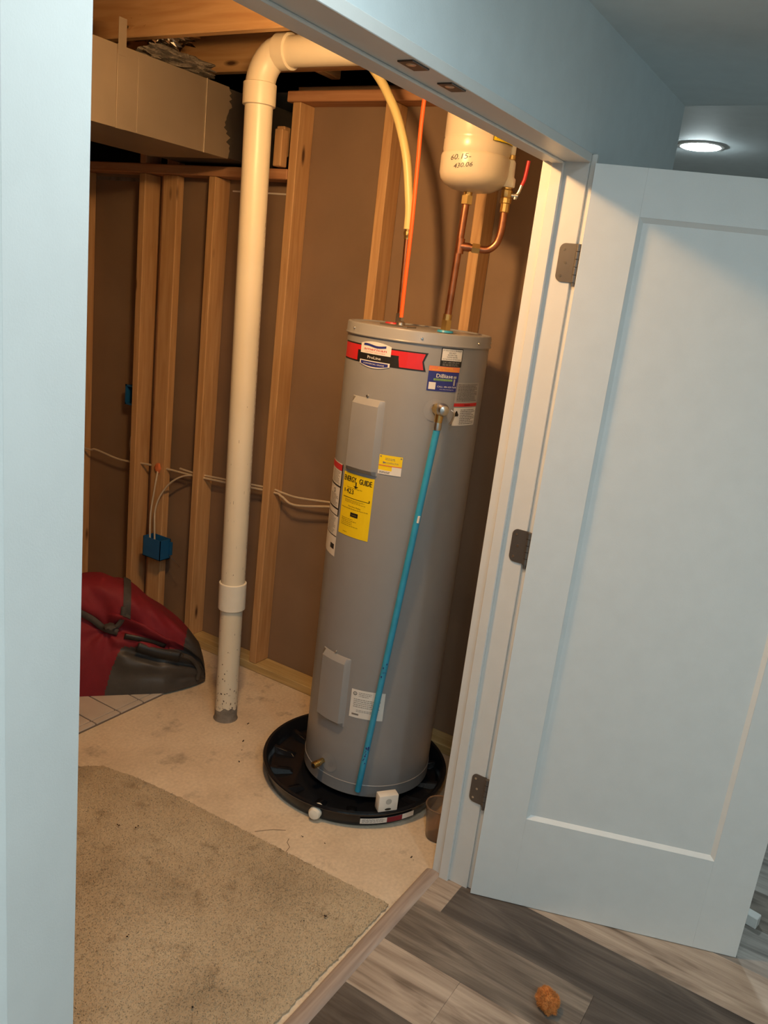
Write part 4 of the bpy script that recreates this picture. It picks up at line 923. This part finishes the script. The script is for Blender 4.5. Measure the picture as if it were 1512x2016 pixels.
# ================================================================== CARPET, FLUFF, BOARD, DEBRIS
cp = [(-0.205, 0.150), (-0.222, 0.50), (-0.240, 0.94), (-0.262, 1.15), (-0.29, 1.27), (-0.36, 1.345), (-0.60, 1.38), (-1.0, 1.40), (-1.50, 1.40), (-1.50, 0.80), (-1.50, 0.152), (-1.0, 0.154), (-0.69, 0.156), (-0.45, 0.153)]
dense = []
for i in range(len(cp)):
    a, c = Vector((*cp[i], 0)), Vector((*cp[(i+1) % len(cp)], 0)); k = max(2, int((c-a).length/0.006))
    for j in range(k):
        q = a.lerp(c, j/k); dd = (c-a).normalized(); nn_ = Vector((-dd.y, dd.x, 0))
        q += nn_*(0.0045*noise.noise(q*60)+0.003*noise.noise(q*170)); dense.append(q)
bm = bmesh.new(); A = [bm.verts.new((q.x, q.y, 0.0005)) for q in dense]; B = [bm.verts.new((q.x, q.y, 0.008)) for q in dense]
bm.faces.new(B)
for i in range(len(A)): j = (i+1) % len(A); bm.faces.new((A[i], A[j], B[j], B[i]))
ca = thing('carpet_remnant', (-0.8, 0.75, 0), 'worn beige-grey carpet remnant covering the floor inside the doors', 'carpet')
obj('backing', bm, 'carpet', ca)
# short pile: tiny leaning tufts
verts = []; faces = []; rc_ = random.Random(21)
import itertools
def inside(x, y):
    c_ = False; n_ = len(cp)
    for i in range(n_):
        x1, y1 = cp[i]; x2, y2 = cp[(i+1) % n_]
        if (y1 > y) != (y2 > y) and x < (x2-x1)*(y-y1)/(y2-y1)+x1: c_ = not c_
    return c_
N = 60000
while len(faces) < N:
    x = rc_.uniform(-1.30, -0.20); y = rc_.uniform(0.15, 1.40)
    if not inside(x, y): continue
    a = rc_.uniform(0, PI); w_ = rc_.uniform(0.0010, 0.0022); h_ = rc_.uniform(0.0025, 0.0050); lx, ly = rc_.uniform(-0.004, 0.004), rc_.uniform(-0.004, 0.004)
    i = len(verts); verts += [(x-w_*math.cos(a), y-w_*math.sin(a), 0.0075), (x+w_*math.cos(a), y+w_*math.sin(a), 0.0075), (x+lx, y+ly, 0.0075+h_)]; faces.append((i, i+1, i+2))
me = bpy.data.meshes.new('pile'); me.from_pydata(verts, [], faces); me.materials.append(M['carpet'])
po = bpy.data.objects.new('pile', me); COL.objects.link(po); attach(po, ca); po['kind'] = 'stuff'

ft = thing('fluffy_toy', (-0.252, -0.352, 0.010), 'small orange fluffy ball toy on the plank floor', 'toy')
def toy_r(d): return 1+0.30*noise.noise(d*2.2+Vector((3, 1, 2)))
bm = bmesh.new(); bmesh.ops.create_icosphere(bm, subdivisions=3, radius=1.0)
tc_ = Vector((-0.250, -0.352, 0.031)); ue = Vector((0.80, 0.60, 0)); ve = Vector((-0.60, 0.80, 0))
for v in bm.verts: d = v.co.normalized(); k = toy_r(d); v.co = tc_+ue*(d.x*0.033*k)+ve*(d.y*0.026*k)+Vector((0, 0, d.z*0.021*k))
obj('core', bm, 'fur', ft, 60)
verts = []; faces = []; rf = random.Random(8)
for k in range(6000):
    d = Vector((rf.gauss(0, 1), rf.gauss(0, 1), rf.gauss(0, 1))).normalized(); kk = toy_r(d)
    p = tc_+ue*(d.x*0.0325*kk)+ve*(d.y*0.0255*kk)+Vector((0, 0, d.z*0.0205*kk))
    e = (ue*d.x+ve*d.y+Vector((0, 0, d.z))+Vector((rf.uniform(-.6, .6), rf.uniform(-.6, .6), rf.uniform(-.6, .6)))).normalized()*rf.uniform(0.003, 0.0075)
    q = p+e
    if q.z < 0.0105: q.z = 0.0105
    s = e.cross(Vector((rf.uniform(-1, 1), rf.uniform(-1, 1), 1))).normalized()*0.0005
    i = len(verts); verts += [p-s, p+s, q]; faces.append((i, i+1, i+2))
me = bpy.data.meshes.new('fluff'); me.from_pydata(verts, [], faces); me.materials.append(M['fur'])
fo = bpy.data.objects.new('fluff', me); COL.objects.link(fo); attach(fo, ft); fo['kind'] = 'stuff'

# short white trim board lying behind the open door
tb = board('trim_board', (0, 0, 0), (0.46, 0.032, 0.036), 'paint', None, 'x', 0.002)
tb.matrix_basis = Matrix.Translation((0.475, -0.533, 0.0285)) @ Matrix.Rotation(R(78), 4, 'Z')
tag(tb, 'white painted trim board lying on the floor behind the open door', 'trim board')

# crumbs on the concrete and carpet
verts = []; faces = []; rd = random.Random(33)
spots = [(0.165, 1.03), (0.19, 1.08), (0.12, 1.00), (0.27, 1.10), (0.33, 0.98), (0.08, 0.15), (0.02, 0.20), (-0.42, 0.30), (-0.40, 0.40), (-0.47, 0.98), (-0.44, 0.93), (-0.10, 0.45), (-0.13, 0.53), (0.05, 0.95), (-0.36, 0.26), (-0.75, 0.62), (-0.80, 0.33)]
for (x, y) in spots:
    z0 = 0.0150 if inside(x, y) else 0.0008
    for k in range(rd.choice([1, 2, 3])):
        s = rd.uniform(0.0012, 0.0035); px, py = x+rd.uniform(-0.006, 0.006), y+rd.uniform(-0.006, 0.006); i = len(verts)
        for dx, dy, dz in ((1, 0, 0), (0, 1, 0), (-1, 0, 0), (0, -1, 0), (0, 0, 1), (0, 0, -0.2)): verts.append((px+dx*s*rd.uniform(.6, 1.6), py+dy*s, z0+dz*s))
        for a, b_ in ((0, 1), (1, 2), (2, 3), (3, 0)): faces += [(i+a, i+b_, i+4), (i+b_, i+a, i+5)]
me = bpy.data.meshes.new('floor_debris'); me.from_pydata(verts, [], faces); me.materials.append(M['debris'])
do_ = bpy.data.objects.new('floor_debris', me); COL.objects.link(do_); tag(do_, 'dark crumbs scattered over the concrete and carpet', 'debris', kind='stuff')

for o in list(scene.objects):
    n_ = o.name.split('.')[0]
    if n_ in ('black_print', 'fine_print', 'white_print', 'red_print', 'blue_print', 'pale_print', 'dark_print', 'print', 'mark', 'handwriting', 'print_specks', 'hinge_screws', 'sound_holes', 'figure_mark', 'badge', 'red_field', 'white_field'):
        o['kind'] = 'stuff'
